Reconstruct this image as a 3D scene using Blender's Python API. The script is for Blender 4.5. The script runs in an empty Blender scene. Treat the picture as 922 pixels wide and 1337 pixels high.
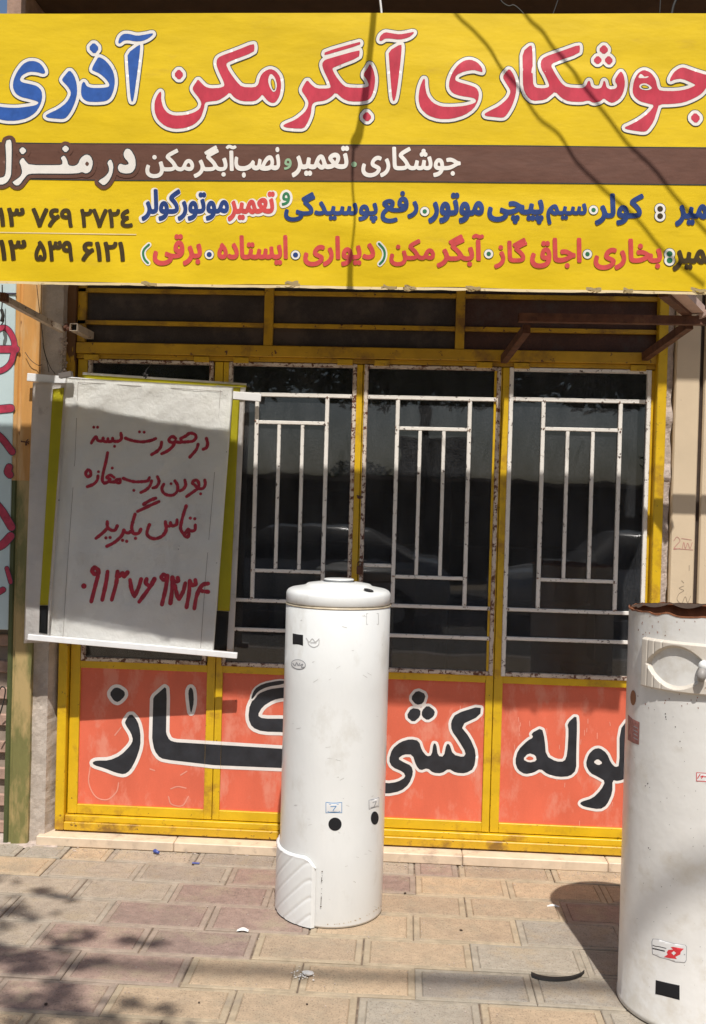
import bpy, bmesh, math, random
import numpy as np
from mathutils import Vector, geometry, noise
random.seed(7)
S = bpy.context.scene
C = S.collection
R = math.radians

# ------------------------------------------------------------------ camera
F, CX, CY = 1270.0, 461.0, 668.5          # focal length and centre in photo pixels (922 x 1337)
CAM = Vector((0, -4.5, 1.63))
yw, pt, rl = R(3.1), R(-0.62), R(1.575)
fw = Vector((-math.sin(yw)*math.cos(pt), math.cos(yw)*math.cos(pt), math.sin(pt)))
r0 = Vector((math.cos(yw), math.sin(yw), 0)); u0 = r0.cross(fw)
rt = r0*math.cos(rl) + u0*math.sin(rl); up = u0*math.cos(rl) - r0*math.sin(rl)
cd = bpy.data.cameras.new('camera'); cam = bpy.data.objects.new('camera', cd); C.objects.link(cam)
from mathutils import Matrix
M = Matrix((rt, up, -fw)).transposed().to_4x4(); M.translation = CAM
cam.matrix_world = M
cd.sensor_fit = 'VERTICAL'; cd.sensor_height = 24; cd.lens = 24*F/1337; cd.clip_start = .05; cd.clip_end = 3000
S.camera = cam

def ray(px, py): return (fw*F + rt*(px-CX) - up*(py-CY))
def onY(px, py, Y=0.0):
    d = ray(px, py); t = (Y-CAM.y)/d.y; return CAM + d*t
def onZ(px, py, Z=0.0):
    d = ray(px, py); t = (Z-CAM.z)/d.z; return CAM + d*t
def onCyl(px, py, cx, cy, rad):
    d = ray(px, py); a = d.x**2+d.y**2; ox, oy = CAM.x-cx, CAM.y-cy
    b = ox*d.x+oy*d.y; c = ox*ox+oy*oy-rad*rad
    t = (-b-math.sqrt(max(b*b-a*c, 0)))/a
    return CAM + d*t

# ------------------------------------------------------------------ world, sun
SUNV = Vector((-0.14, 1.0, -1.67)).normalized()
el = math.asin(-SUNV.z); az = math.atan2(-SUNV.x, -SUNV.y)
W = bpy.data.worlds.new("World"); S.world = W; W.use_nodes = True
nt = W.node_tree; bg = nt.nodes['Background']
sky = nt.nodes.new('ShaderNodeTexSky'); sky.sky_type = 'NISHITA'; sky.sun_disc = False
sky.sun_elevation = el; sky.sun_rotation = az; sky.dust_density = 1.5
nt.links.new(sky.outputs[0], bg.inputs[0]); bg.inputs[1].default_value = .10
sl = bpy.data.lights.new('sun', 'SUN'); sl.energy = 4.8; sl.angle = R(.53); sl.color = (1, .955, .89)
so = bpy.data.objects.new('sun', sl); C.objects.link(so); so.location = (1, -6, 9)
so.rotation_euler = SUNV.to_track_quat('-Z', 'Y').to_euler()
S.view_settings.view_transform = 'Standard'; S.view_settings.look = 'None'
S.view_settings.exposure = .03; S.view_settings.gamma = 1
S.cycles.max_bounces = 8; S.cycles.transparent_max_bounces = 12

# ------------------------------------------------------------------ materials
MATS = {}
def mat(name, col, rough=.6, var=.12, vscale=9, chip=None, chip_t=.66, chip_s=45, bump=0, bscale=60,
        wrinkle=0, wscale=3.5, metal=0, coat=0, dirt=None, dirt_t=.55, dirt_s=5, spec=.5, stretch=(1, 1, 1), grain=0, edge=0):
    if name in MATS: return MATS[name]
    m = bpy.data.materials.new(name); m.use_nodes = True; MATS[name] = m
    N, L = m.node_tree.nodes, m.node_tree.links
    b = N['Principled BSDF']; g = N.new('ShaderNodeNewGeometry')
    mp = N.new('ShaderNodeMapping'); mp.inputs['Scale'].default_value = stretch
    L.new(g.outputs['Position'], mp.inputs['Vector']); P = mp.outputs[0]
    def nz(scale, det=4, rgh=.6):
        n = N.new('ShaderNodeTexNoise'); n.inputs['Scale'].default_value = scale
        n.inputs['Detail'].default_value = det; n.inputs['Roughness'].default_value = rgh
        L.new(P, n.inputs['Vector']); return n.outputs['Fac']
    def ramp(f, a, c, ca=(0, 0, 0, 1), cb=(1, 1, 1, 1)):
        r = N.new('ShaderNodeValToRGB'); r.color_ramp.elements[0].position = a; r.color_ramp.elements[1].position = c
        r.color_ramp.elements[0].color = ca; r.color_ramp.elements[1].color = cb; L.new(f, r.inputs[0]); return r.outputs[0]
    def mix(f, a, c, mode='MIX'):
        x = N.new('ShaderNodeMix'); x.data_type = 'RGBA'; x.blend_type = mode
        if isinstance(f, (int, float)): x.inputs[0].default_value = f
        else: L.new(f, x.inputs[0])
        for i, v in ((6, a), (7, c)):
            if isinstance(v, tuple): x.inputs[i].default_value = (*v[:3], 1)
            else: L.new(v, x.inputs[i])
        return x.outputs[2]
    lo = tuple(c*(1-var) for c in col); hi = tuple(min(c*(1+var), .95) for c in col)
    c = ramp(nz(vscale, 5), .33, .67, (*lo, 1), (*hi, 1))
    if grain:
        c = mix(ramp(nz(260, 2), .35, .65), c, mix(1.0, c, (1-grain,)*3, 'MULTIPLY'))
    if dirt:
        c = mix(ramp(nz(dirt_s, 7, .65), dirt_t, dirt_t+.13), c, dirt)
    rf = None
    if chip:
        fn = nz(chip_s, 3, .7)
        if edge:      # paint wears through first along the edges of the bars
            bv = N.new('ShaderNodeBevel'); bv.samples = 4; bv.inputs['Radius'].default_value = .006
            dt = N.new('ShaderNodeVectorMath'); dt.operation = 'DOT_PRODUCT'; L.new(bv.outputs[0], dt.inputs[0]); L.new(g.outputs['Normal'], dt.inputs[1])
            mr = N.new('ShaderNodeMapRange'); mr.inputs[1].default_value = 1.0; mr.inputs[2].default_value = .75; mr.inputs[3].default_value = 0; mr.inputs[4].default_value = edge
            L.new(dt.outputs['Value'], mr.inputs[0]); ad = N.new('ShaderNodeMath'); ad.operation = 'ADD'; L.new(fn, ad.inputs[0]); L.new(mr.outputs[0], ad.inputs[1]); fn = ad.outputs[0]
        f = ramp(fn, chip_t, chip_t+.03); c = mix(f, c, chip)
        hb = f
    L.new(c, b.inputs['Base Color'])
    b.inputs['Roughness'].default_value = rough; b.inputs['Metallic'].default_value = metal
    b.inputs['Specular IOR Level'].default_value = spec
    if coat: b.inputs['Coat Weight'].default_value = coat; b.inputs['Coat Roughness'].default_value = .12
    last = None
    for amt, sc, dist in ((bump, bscale, .004), (wrinkle, wscale, .03)):
        if amt:
            bp = N.new('ShaderNodeBump'); bp.inputs['Strength'].default_value = amt; bp.inputs['Distance'].default_value = dist
            L.new(nz(sc, 4), bp.inputs['Height'])
            if last: L.new(last, bp.inputs['Normal'])
            last = bp.outputs[0]
    if chip:
        bp = N.new('ShaderNodeBump'); bp.inputs['Strength'].default_value = .5; bp.inputs['Distance'].default_value = .0015; bp.invert = True
        L.new(hb, bp.inputs['Height'])
        if last: L.new(last, bp.inputs['Normal'])
        last = bp.outputs[0]
    if last: L.new(last, b.inputs['Normal'])
    return m

RUST = (.10, .035, .015)
BANW = dict(wrinkle=.11, wscale=3.2, spec=.25)
m_ban = mat('banner_yellow', (.74, .512, .006), .6, .07, 5, dirt=(.60, .40, .02), dirt_t=.60, dirt_s=3, stretch=(1, 1, 3), grain=.04, **BANW)
m_brown = mat('banner_brown', (.135, .062, .042), .55, .10, 12, stretch=(1, 1, 3), **BANW)
m_red = mat('banner_red', (.54, .045, .075), .5, .14, 30, stretch=(1, 1, .5), **BANW)
m_blue = mat('banner_blue', (.032, .105, .38), .5, .16, 30, **BANW)
m_navy = mat('banner_navy', (.022, .052, .19), .5, .2, 30, **BANW)
m_white = mat('banner_white', (.80, .76, .70), .5, .04, 30, **BANW)
m_dark = mat('banner_outline', (.03, .045, .05), .5, .1, 30, **BANW)
m_olive = mat('banner_olive', (.055, .036, .012), .5, .2, 30, **BANW)
m_green = mat('banner_green', (.035, .19, .08), .5, .2, 30, **BANW)
m_pale = mat('banner_pale_green', (.30, .46, .28), .5, .1, 30, **BANW)
m_coral = mat('banner_coral', (.60, .075, .070), .5, .14, 30, **BANW)
m_pink = mat('banner_pink_halo', (.80, .42, .10), .5, .05, 30, **BANW)
m_dkred = mat('banner_dark_red', (.30, .02, .05), .5, .1, 30, **BANW)

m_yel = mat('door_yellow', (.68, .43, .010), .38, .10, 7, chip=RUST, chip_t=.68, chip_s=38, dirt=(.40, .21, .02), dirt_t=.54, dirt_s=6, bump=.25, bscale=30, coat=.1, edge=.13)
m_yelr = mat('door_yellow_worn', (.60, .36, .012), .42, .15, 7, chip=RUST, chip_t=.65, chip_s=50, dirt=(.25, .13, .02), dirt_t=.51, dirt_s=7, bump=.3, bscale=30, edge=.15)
m_yeld = mat('door_yellow_brown', (.50, .285, .012), .5, .18, 6, chip=RUST, chip_t=.66, chip_s=30, dirt=(.22, .11, .02), dirt_t=.52, dirt_s=5, bump=.3, bscale=30, edge=.10)  # browner yellow for lintel and transom, with random dirt patches and rust chips
m_yelk = mat('post_rusted_yellow', (.13, .060, .022), .7, .3, 9, chip=(.48, .27, .015), chip_t=.60, chip_s=11, bump=.4, bscale=40, stretch=(1.5, 1, .35))
m_sash = mat('sash_white', (.80, .765, .71), .5, .08, 12, chip=(.06, .03, .022), chip_t=.645, chip_s=48, bump=.2, bscale=40, edge=.20)
m_sashr = mat('sash_white_rusty', (.64, .55, .46), .55, .16, 12, dirt=(.33, .20, .13), dirt_t=.52, dirt_s=11, chip=(.12, .04, .02), chip_t=.55, chip_s=45, bump=.3, bscale=40, edge=.22)
m_panel = mat('door_red', (.72, .150, .083), .45, .09, 5, chip=(.16, .05, .03), chip_t=.75, chip_s=60, dirt=(.74, .25, .17), dirt_t=.52, dirt_s=9, bump=.14, bscale=14, wrinkle=.12, wscale=6, stretch=(1, 1, .5), grain=.05)
m_dblack = mat('door_black', (.022, .024, .030), .45, .3, 16, chip=(.2, .2, .2), chip_t=.79, chip_s=50)
m_dwhite = mat('door_white', (.80, .76, .72), .5, .05, 20, chip=(.5, .3, .25), chip_t=.76, chip_s=60)
m_screen = mat('transom_screen', (.050, .038, .034), .75, .35, 8, grain=.4, dirt=(.075, .055, .045), dirt_t=.5, dirt_s=4)
m_screenr = mat('transom_screen_red', (.080, .032, .020), .75, .3, 8, grain=.4, dirt=(.06, .045, .04), dirt_t=.5, dirt_s=4)
m_conc = mat('concrete', (.50, .43, .365), .9, .14, 14, bump=.6, bscale=55, dirt=(.36, .30, .25), dirt_t=.55, dirt_s=5, grain=.15)
m_concr = mat('concrete_rough', (.46, .38, .33), .95, .2, 40, bump=.7, bscale=70, chip=(.20, .14, .11), chip_t=.66, chip_s=60)
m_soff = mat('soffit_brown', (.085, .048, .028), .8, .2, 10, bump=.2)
m_wall = mat('plaster_brown', (.30, .24, .19), .9, .2, 10, bump=.6, bscale=40)
m_brick = mat('brick_clay', (.40, .26, .20), .9, .2, 20, bump=.5, bscale=60)
m_orange = mat('post_orange', (.60, .30, .085), .55, .16, 9, chip=(.16, .06, .03), chip_t=.68, chip_s=22, dirt=(.60, .40, .20), dirt_t=.52, dirt_s=7, stretch=(1.5, 1, .25), bump=.2)
m_ogreen = mat('post_green', (.185, .175, .060), .55, .12, 10, chip=(.10, .08, .03), chip_t=.70, chip_s=30, dirt=(.44, .32, .14), dirt_t=.44, dirt_s=3.6, stretch=(2.2, 1, .7), bump=.25)
m_dgreen = mat('post_dark_green', (.075, .090, .032), .5, .2, 12, chip=(.10, .06, .03), chip_t=.68, chip_s=30, stretch=(1, 1, .4))
m_signb = mat('sign_pale_blue', (.52, .64, .66), .45, .05, 8, dirt=(.42, .52, .54), dirt_t=.6, dirt_s=5, stretch=(1, 1, .5))
m_signr = mat('sign_crimson', (.42, .035, .075), .5, .25, 30)
m_signd = mat('sign_outline', (.06, .05, .08), .5, .1, 30)
m_cream = mat('cream_metal', (.65, .52, .36), .5, .05, 5, chip=(.16, .12, .08), chip_t=.735, chip_s=40, dirt=(.60, .46, .30), dirt_t=.6, dirt_s=5, bump=.08, bscale=10)
m_gap = mat('dark_gap', (.05, .032, .022), .9, .3, 20)
m_rust = mat('rusty_steel', (.110, .042, .022), .7, .35, 25, bump=.4, bscale=60, dirt=(.18, .08, .04), dirt_t=.55, dirt_s=12)
m_pinkb = mat('pale_board', (.55, .40, .34), .8, .1, 20, bump=.3)
m_steelp = mat('pale_tube', (.48, .40, .31), .5, .2, 25, chip=(.13, .05, .03), chip_t=.62, chip_s=60)
m_black = mat('black', (.012, .012, .014), .6, .2, 20)
m_hole = mat('hole_black', (.006, .006, .008), .9, .1, 20)
m_vinyl = mat('vinyl_white', (.90, .90, .87), .42, .04, 5, dirt=(.80, .79, .76), dirt_t=.6, dirt_s=6, wrinkle=.50, wscale=8)
m_vinylg = mat('vinyl_grey_back', (.74, .71, .68), .5, .08, 7, dirt=(.46, .43, .40), dirt_t=.6, dirt_s=8, wrinkle=.4, wscale=8)
m_vyel = mat('vinyl_yellow', (.60, .54, .020), .45, .06, 9, wrinkle=.3, wscale=8)
m_rod = mat('white_rod', (.78, .78, .78), .3, .04, 20, chip=(.3, .28, .25), chip_t=.72, chip_s=60)
m_ink = mat('marker_crimson', (.32, .010, .030), .5, .3, 40)
m_crease = mat('crease_grey', (.36, .33, .31), .6, .1, 30)
m_enam = mat('enamel_white', (.77, .78, .765), .33, .03, 4, coat=.3, chip=(.40, .36, .31), chip_t=.75, chip_s=38, dirt=(.66, .655, .62), dirt_t=.56, dirt_s=6, wrinkle=.12, wscale=5, stretch=(1, 1, .6))
m_enam2 = mat('enamel_off_white', (.70, .69, .66), .33, .04, 5, coat=.3, chip=(.10, .06, .05), chip_t=.755, chip_s=45, dirt=(.60, .57, .51), dirt_t=.53, dirt_s=6, wrinkle=.16, wscale=5)
m_enam3 = mat('enamel_aged', (.58, .53, .46), .45, .10, 8, chip=(.22, .10, .05), chip_t=.70, chip_s=30, dirt=(.48, .41, .33), dirt_t=.56, dirt_s=8, bump=.1)
m_seam = mat('seam_cream', (.50, .42, .30), .5, .2, 30, chip=RUST, chip_t=.66, chip_s=80)
m_rustin = mat('rust_inside', (.30, .11, .045), .85, .4, 18, bump=.6, bscale=50, dirt=(.10, .035, .02), dirt_t=.5, dirt_s=12)
m_scr = mat('scratch_grey', (.42, .41, .40), .6, .2, 60)
m_lbl = mat('label_white', (.74, .74, .73), .4, .03, 30)
m_lblblue = mat('label_blue', (.08, .25, .50), .5, .1, 60)
m_lblgrey = mat('label_grey', (.30, .31, .33), .5, .1, 60)
m_lblred = mat('label_red', (.62, .035, .045), .45, .1, 60)
m_lblpink = mat('label_old_red', (.34, .14, .12), .6, .3, 80)
m_dust = mat('floor_mortar', (.34, .27, .19), .95, .2, 30, bump=.5, bscale=90)
m_sill = mat('sill_stone', (.66, .53, .39), .6, .10, 14, dirt=(.42, .33, .25), dirt_t=.56, dirt_s=9, bump=.15, bscale=40)
m_asph = mat('asphalt_dusty_bounce', (.13, .12, .105), .9, .2, 20, bump=.4, bscale=150)  # dusty road tone, raised to bounce more light onto the shaded front
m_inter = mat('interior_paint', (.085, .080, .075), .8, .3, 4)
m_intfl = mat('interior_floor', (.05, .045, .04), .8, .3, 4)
m_box = mat('cardboard', (.14, .10, .06), .8, .2, 10)
m_boxb = mat('dull_blue', (.03, .05, .09), .7, .2, 10)
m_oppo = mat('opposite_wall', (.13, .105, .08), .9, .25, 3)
m_leaf = mat('leaf_green', (.055, .10, .028), .6, .35, 3)
m_bark = mat('bark', (.13, .095, .065), .9, .3, 12, bump=.5)
m_carp = mat('car_silver', (.42, .43, .44), .28, .04, 5, coat=.8)
m_carw = mat('car_white', (.70, .70, .69), .28, .04, 5, coat=.8)
m_tyre = mat('tyre', (.02, .02, .02), .8, .1, 20)
m_plas = mat('blue_plastic', (.06, .09, .32), .35, .2, 40)
m_scrap = mat('white_scrap', (.74, .72, .68), .6, .08, 60, bump=.3)
m_cable = mat('cable_black', (.02, .018, .016), .6, .2, 30)

def paver_mat(name, col, var):
    m = bpy.data.materials.new(name); m.use_nodes = True
    N, L = m.node_tree.nodes, m.node_tree.links; b = N['Principled BSDF']
    g = N.new('ShaderNodeNewGeometry'); oi = N.new('ShaderNodeObjectInfo')
    def nz(s, d=5, r=.65):
        n = N.new('ShaderNodeTexNoise'); n.inputs['Scale'].default_value = s; n.inputs['Detail'].default_value = d; n.inputs['Roughness'].default_value = r
        L.new(g.outputs['Position'], n.inputs['Vector']); return n.outputs['Fac']
    def ramp(f, a, c, ca, cb):
        r = N.new('ShaderNodeValToRGB'); e = r.color_ramp.elements; e[0].position = a; e[1].position = c; e[0].color = (*ca, 1); e[1].color = (*cb, 1)
        L.new(f, r.inputs[0]); return r.outputs[0]
    def mix(f, a, c, mode='MIX'):
        x = N.new('ShaderNodeMix'); x.data_type = 'RGBA'; x.blend_type = mode
        if isinstance(f, float): x.inputs[0].default_value = f
        else: L.new(f, x.inputs[0])
        L.new(a, x.inputs[6])
        if isinstance(c, tuple): x.inputs[7].default_value = (*c, 1)
        else: L.new(c, x.inputs[7])
        return x.outputs[2]
    a = ramp(nz(22), .3, .7, tuple(c*(1-var) for c in col), tuple(c*(1+var) for c in col))
    a = mix(ramp(nz(7), .50, .66, (0, 0, 0), (.75, .75, .75)), a, (.37, .30, .21))      # sand trodden into the face
    a = mix(ramp(nz(160, 2), .54, .68, (0, 0, 0), (.55, .55, .55)), a, (.10, .075, .06))     # pits
    a = mix(ramp(nz(3.1, 8, .7), .52, .66, (0, 0, 0), (.35, .35, .35)), a, (.23, .18, .14))     # grime
    a = mix(1.0, a, ramp(oi.outputs['Random'], 0, 1, (.86, .86, .88), (1.12, 1.10, 1.06)), 'MULTIPLY')
    L.new(a, b.inputs['Base Color']); b.inputs['Roughness'].default_value = .85
    bp = N.new('ShaderNodeBump'); bp.inputs['Strength'].default_value = .8; bp.inputs['Distance'].default_value = .008
    L.new(nz(38, 6, .7), bp.inputs['Height']); L.new(bp.outputs[0], b.inputs['Normal'])
    return m
PAV = {'g': paver_mat('paver_beige_grey', (.365, .305, .24), .16), 'p': paver_mat('paver_mauve', (.32, .225, .185), .22),
       'o': paver_mat('paver_ochre', (.43, .325, .22), .14), 'b': paver_mat('paver_blue_grey', (.33, .295, .245), .14),
       'y': paver_mat('paver_light_ochre', (.49, .365, .235), .12)}
m_rim = {k: mat('paver_rim_'+k, c, .9, .2, 18, bump=.6, bscale=60, grain=.12, dirt=(.27, .22, .165), dirt_t=.54, dirt_s=9) for k, c in
         (('g', (.355, .30, .235)), ('p', (.335, .26, .205)), ('o', (.40, .32, .22)), ('b', (.35, .305, .24)), ('y', (.45, .35, .235)))}

def glass_mat():
    m = bpy.data.materials.new('dusty_glass'); m.use_nodes = True
    N, L = m.node_tree.nodes, m.node_tree.links; N.remove(N['Principled BSDF']); out = N['Material Output']
    tr = N.new('ShaderNodeBsdfTransparent'); tr.inputs[0].default_value = (.38, .38, .38, 1)
    gl = N.new('ShaderNodeBsdfGlossy'); gl.inputs['Roughness'].default_value = .018; gl.inputs[0].default_value = (1, 1, 1, 1)
    df = N.new('ShaderNodeBsdfDiffuse'); df.inputs[0].default_value = (.52, .54, .58, 1)
    g = N.new('ShaderNodeNewGeometry')
    n = N.new('ShaderNodeTexNoise'); n.inputs['Scale'].default_value = 7; n.inputs['Detail'].default_value = 7; n.inputs['Roughness'].default_value = .7
    mp = N.new('ShaderNodeMapping'); mp.inputs['Scale'].default_value = (1, 1, .35)
    L.new(g.outputs['Position'], mp.inputs[0]); L.new(mp.outputs[0], n.inputs['Vector'])
    r = N.new('ShaderNodeMapRange'); r.inputs[1].default_value = .3; r.inputs[2].default_value = .75; r.inputs[3].default_value = .012; r.inputs[4].default_value = .070
    L.new(n.outputs['Fac'], r.inputs[0])
    n2 = N.new('ShaderNodeTexNoise'); n2.inputs['Scale'].default_value = 3.2; n2.inputs['Detail'].default_value = 2; L.new(g.outputs['Position'], n2.inputs['Vector'])
    bp = N.new('ShaderNodeBump'); bp.inputs['Strength'].default_value = .12; bp.inputs['Distance'].default_value = .006; L.new(n2.outputs['Fac'], bp.inputs['Height']); L.new(bp.outputs[0], gl.inputs['Normal'])
    n3 = N.new('ShaderNodeTexNoise'); n3.inputs['Scale'].default_value = 140; n3.inputs['Detail'].default_value = 3; L.new(g.outputs['Position'], n3.inputs['Vector'])
    m3 = N.new('ShaderNodeMath'); m3.operation = 'MULTIPLY'; m4 = N.new('ShaderNodeMapRange'); m4.inputs[1].default_value = .35; m4.inputs[2].default_value = .7; m4.inputs[3].default_value = .5; m4.inputs[4].default_value = 2.0
    L.new(n3.outputs['Fac'], m4.inputs[0]); L.new(r.outputs[0], m3.inputs[0]); L.new(m4.outputs[0], m3.inputs[1])
    m1 = N.new('ShaderNodeMixShader'); L.new(m3.outputs[0], m1.inputs[0]); L.new(tr.outputs[0], m1.inputs[1]); L.new(df.outputs[0], m1.inputs[2])
    fr = N.new('ShaderNodeFresnel'); fr.inputs[0].default_value = 1.58
    m2 = N.new('ShaderNodeMixShader'); L.new(fr.outputs[0], m2.inputs[0]); L.new(m1.outputs[0], m2.inputs[1]); L.new(gl.outputs[0], m2.inputs[2])
    L.new(m2.outputs[0], out.inputs[0]); return m
m_glass = glass_mat()

# ------------------------------------------------------------------ object helpers
def thing(name, label, cat, loc=(0, 0, 0), group=None):
    o = bpy.data.objects.new(name, None); C.objects.link(o); o.location = loc
    o.empty_display_size = .1; o['label'] = label; o['category'] = cat
    if group: o['group'] = group
    return o
def wloc(o):
    v = Vector((0, 0, 0))
    while o: v += o.location; o = o.parent
    return v
def obj(name, bm, mats, parent=None, label=None, smooth=False, kind=None, cat=None, group=None, origin=None):
    if not isinstance(mats, (list, tuple)): mats = [mats]
    me = bpy.data.meshes.new(name)
    if smooth:
        for f in bm.faces: f.smooth = True
    base = wloc(parent) if parent else Vector((0, 0, 0))
    o = bpy.data.objects.new(name, me)
    if parent is None or origin is not None:
        vs = [v.co for v in bm.verts]
        if origin is None:
            origin = Vector(((min(v.x for v in vs)+max(v.x for v in vs))/2, (min(v.y for v in vs)+max(v.y for v in vs))/2, min(v.z for v in vs)))
        org = Vector(origin)
    else: org = base
    bmesh.ops.translate(bm, verts=bm.verts, vec=-org)
    bm.to_mesh(me); bm.free()
    for m in mats: me.materials.append(m)
    C.objects.link(o); o.location = org - base
    if parent: o.parent = parent
    if label: o['label'] = label
    if kind: o['kind'] = kind
    if cat: o['category'] = cat
    if group: o['group'] = group
    return o
def hexa(bm, P8, mi=0):
    """eight corners: bottom 4 ccw, top 4 ccw"""
    v = [bm.verts.new(p) for p in P8]
    for q in ((0, 3, 2, 1), (4, 5, 6, 7), (0, 1, 5, 4), (1, 2, 6, 5), (2, 3, 7, 6), (3, 0, 4, 7)):
        f = bm.faces.new([v[i] for i in q]); f.material_index = mi
def box(bm, x0, x1, y0, y1, z0, z1, mi=0):
    hexa(bm, [(x0, y0, z0), (x1, y0, z0), (x1, y1, z0), (x0, y1, z0), (x0, y0, z1), (x1, y0, z1), (x1, y1, z1), (x0, y1, z1)], mi)
def B(): return bmesh.new()
def bevel(bm, w=.002, seg=1):
    bmesh.ops.bevel(bm, geom=list(bm.edges), offset=w, segments=seg, affect='EDGES', clamp_overlap=True)
def bx(name, x0, x1, y0, y1, z0, z1, m, parent=None, bev=.0015, **k):
    b = B(); box(b, min(x0, x1), max(x0, x1), min(y0, y1), max(y0, y1), min(z0, z1), max(z0, z1))
    if bev: bevel(b, bev)
    return obj(name, b, m, parent, **k)
def bar(bm, a, b, w, h, upv=Vector((0, 0, 1)), hollow=False, mi=0):
    """square tube from a to b"""
    a, b = Vector(a), Vector(b); d = (b-a).normalized(); s = d.cross(upv).normalized(); u = s.cross(d)
    def ring(p, w, h): return [p - s*w/2 - u*h/2, p + s*w/2 - u*h/2, p + s*w/2 + u*h/2, p - s*w/2 + u*h/2]
    def skin(A, Bq, flip=False):
        va = [bm.verts.new(p) for p in A]; vb = [bm.verts.new(p) for p in Bq]
        for i in range(4):
            q = [va[i], va[(i+1) % 4], vb[(i+1) % 4], vb[i]]
            f = bm.faces.new(q[::-1] if flip else q); f.material_index = mi
        return va, vb
    if not hollow:
        va, vb = skin(ring(a, w, h), ring(b, w, h)); bm.faces.new(va[::-1]).material_index = mi; bm.faces.new(vb).material_index = mi
    else:
        t = .004
        va, vb = skin(ring(a, w, h), ring(b, w, h)); ia, ib = skin(ring(a, w-t, h-t), ring(b, w-t, h-t), True)
        for o_, i_ in ((va, ia), (vb, ib)):
            for k in range(4): bm.faces.new([o_[k], o_[(k+1) % 4], i_[(k+1) % 4], i_[k]]).material_index = mi
def tube(bm, pts, r, n=8, mi=0, caps=True, radii=None):
    pts = [Vector(p) for p in pts]; prev = None; rings = []
    for i, p in enumerate(pts):
        d = (pts[min(i+1, len(pts)-1)] - pts[max(i-1, 0)]).normalized()
        a = d.orthogonal().normalized() if prev is None else (prev - d*prev.dot(d)).normalized()
        prev = a; c = d.cross(a); rr = radii[i] if radii else r
        rings.append([bm.verts.new(p + (a*math.cos(2*math.pi*k/n) + c*math.sin(2*math.pi*k/n))*rr) for k in range(n)])
    for A, Bq in zip(rings, rings[1:]):
        for k in range(n):
            f = bm.faces.new([A[k], A[(k+1) % n], Bq[(k+1) % n], Bq[k]]); f.material_index = mi; f.smooth = True
    if caps:
        bm.faces.new(rings[0][::-1]).material_index = mi; bm.faces.new(rings[-1]).material_index = mi
def catmull(pts, n=6):
    P = [Vector(p) for p in pts]; P = [P[0]*2-P[1]] + P + [P[-1]*2-P[-2]]; out = []
    for i in range(1, len(P)-2):
        for k in range(n):
            t = k/n; a, b, c, d = P[i-1:i+3]
            out.append(.5*((2*b)+(c-a)*t+(2*a-5*b+4*c-d)*t*t+(3*b-a-3*c+d)*t**3))
    out.append(P[-2]); return out
def lathe(bm, cx, cy, prof, n=64, mi=0, smooth=True):
    rings = []
    for r, z in prof: rings.append([bm.verts.new((cx+r*math.cos(2*math.pi*k/n), cy+r*math.sin(2*math.pi*k/n), z)) for k in range(n)])
    for A, Bq in zip(rings, rings[1:]):
        for k in range(n):
            f = bm.faces.new([A[k], A[(k+1) % n], Bq[(k+1) % n], Bq[k]]); f.smooth = smooth; f.material_index = mi
    return rings
def grid(bm, nu, nv, fn, mi=0, smooth=True):
    V = [[bm.verts.new(fn(i/nu, j/nv)) for i in range(nu+1)] for j in range(nv+1)]
    for j in range(nv):
        for i in range(nu):
            f = bm.faces.new([V[j][i], V[j][i+1], V[j+1][i+1], V[j+1][i]]); f.smooth = smooth; f.material_index = mi
    return V

# ------------------------------------------------------------------ flat shapes (paint, print) laid on a surface
def area(p): return sum(p[i][0]*p[(i+1) % len(p)][1]-p[(i+1) % len(p)][0]*p[i][1] for i in range(len(p)))/2
def union(faces, step=None, clip=None):
    vs, idx, fs = [], {}, []
    nclip = None
    def vid(p):
        k = (round(p[0], 3), round(p[1], 3))
        if k not in idx: idx[k] = len(vs); vs.append(Vector(k))
        return idx[k]
    for f in ([clip] if clip else []) + list(faces):
        f = [(round(p[0], 3), round(p[1], 3)) for p in f]
        if abs(area(f)) < .004: continue
        if area(f) < 0: f = f[::-1]
        ids = []
        for p in f:
            i = vid(p)
            if not ids or ids[-1] != i: ids.append(i)
        if len(ids) > 1 and ids[0] == ids[-1]: ids.pop()
        if len(ids) > 2: fs.append(ids)
    if step:
        x0 = min(v.x for v in vs); x1 = max(v.x for v in vs); y0 = min(v.y for v in vs); y1 = max(v.y for v in vs)
        y = y0+step*.5
        while y < y1:
            x = x0+step*.5
            while x < x1: vid((x+.0137, y+.0171)); x += step
            y += step
    r = geometry.delaunay_2d_cdt(vs, [], fs, 0, 1e-4, True)
    V, Fc, of = r[0], r[2], r[5]
    if clip: return V, [f for f, o in zip(Fc, of) if 0 in o and len(o) > 1]
    return V, [f for f, o in zip(Fc, of) if len(o)]
def chaikin(p, it=1):
    for _ in range(it):
        q = []
        for i in range(len(p)):
            a, b = p[i], p[(i+1) % len(p)]
            q += [(a[0]*.78+b[0]*.22, a[1]*.78+b[1]*.22), (a[0]*.22+b[0]*.78, a[1]*.22+b[1]*.78)]
        p = q
    return p
def circ(x, y, r, n=12, ry=None): return [(x+r*math.cos(2*math.pi*k/n+.1), y+(ry or r)*math.sin(2*math.pi*k/n+.1)) for k in range(n)]
def ribbon(p, w, closed=True, n=10, w1=None):
    out = []; m = len(p)
    for i in range(m if closed else m-1):
        a, b = p[i], p[(i+1) % m]; dx, dy = b[0]-a[0], b[1]-a[1]; l = math.hypot(dx, dy)
        if l < 1e-4: continue
        nx, ny = -dy/l*w, dx/l*w
        out.append([(a[0]+nx, a[1]+ny), (b[0]+nx, b[1]+ny), (b[0]-nx, b[1]-ny), (a[0]-nx, a[1]-ny)])
    for a in p: out.append(circ(a[0], a[1], w, n))
    return out
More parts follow.
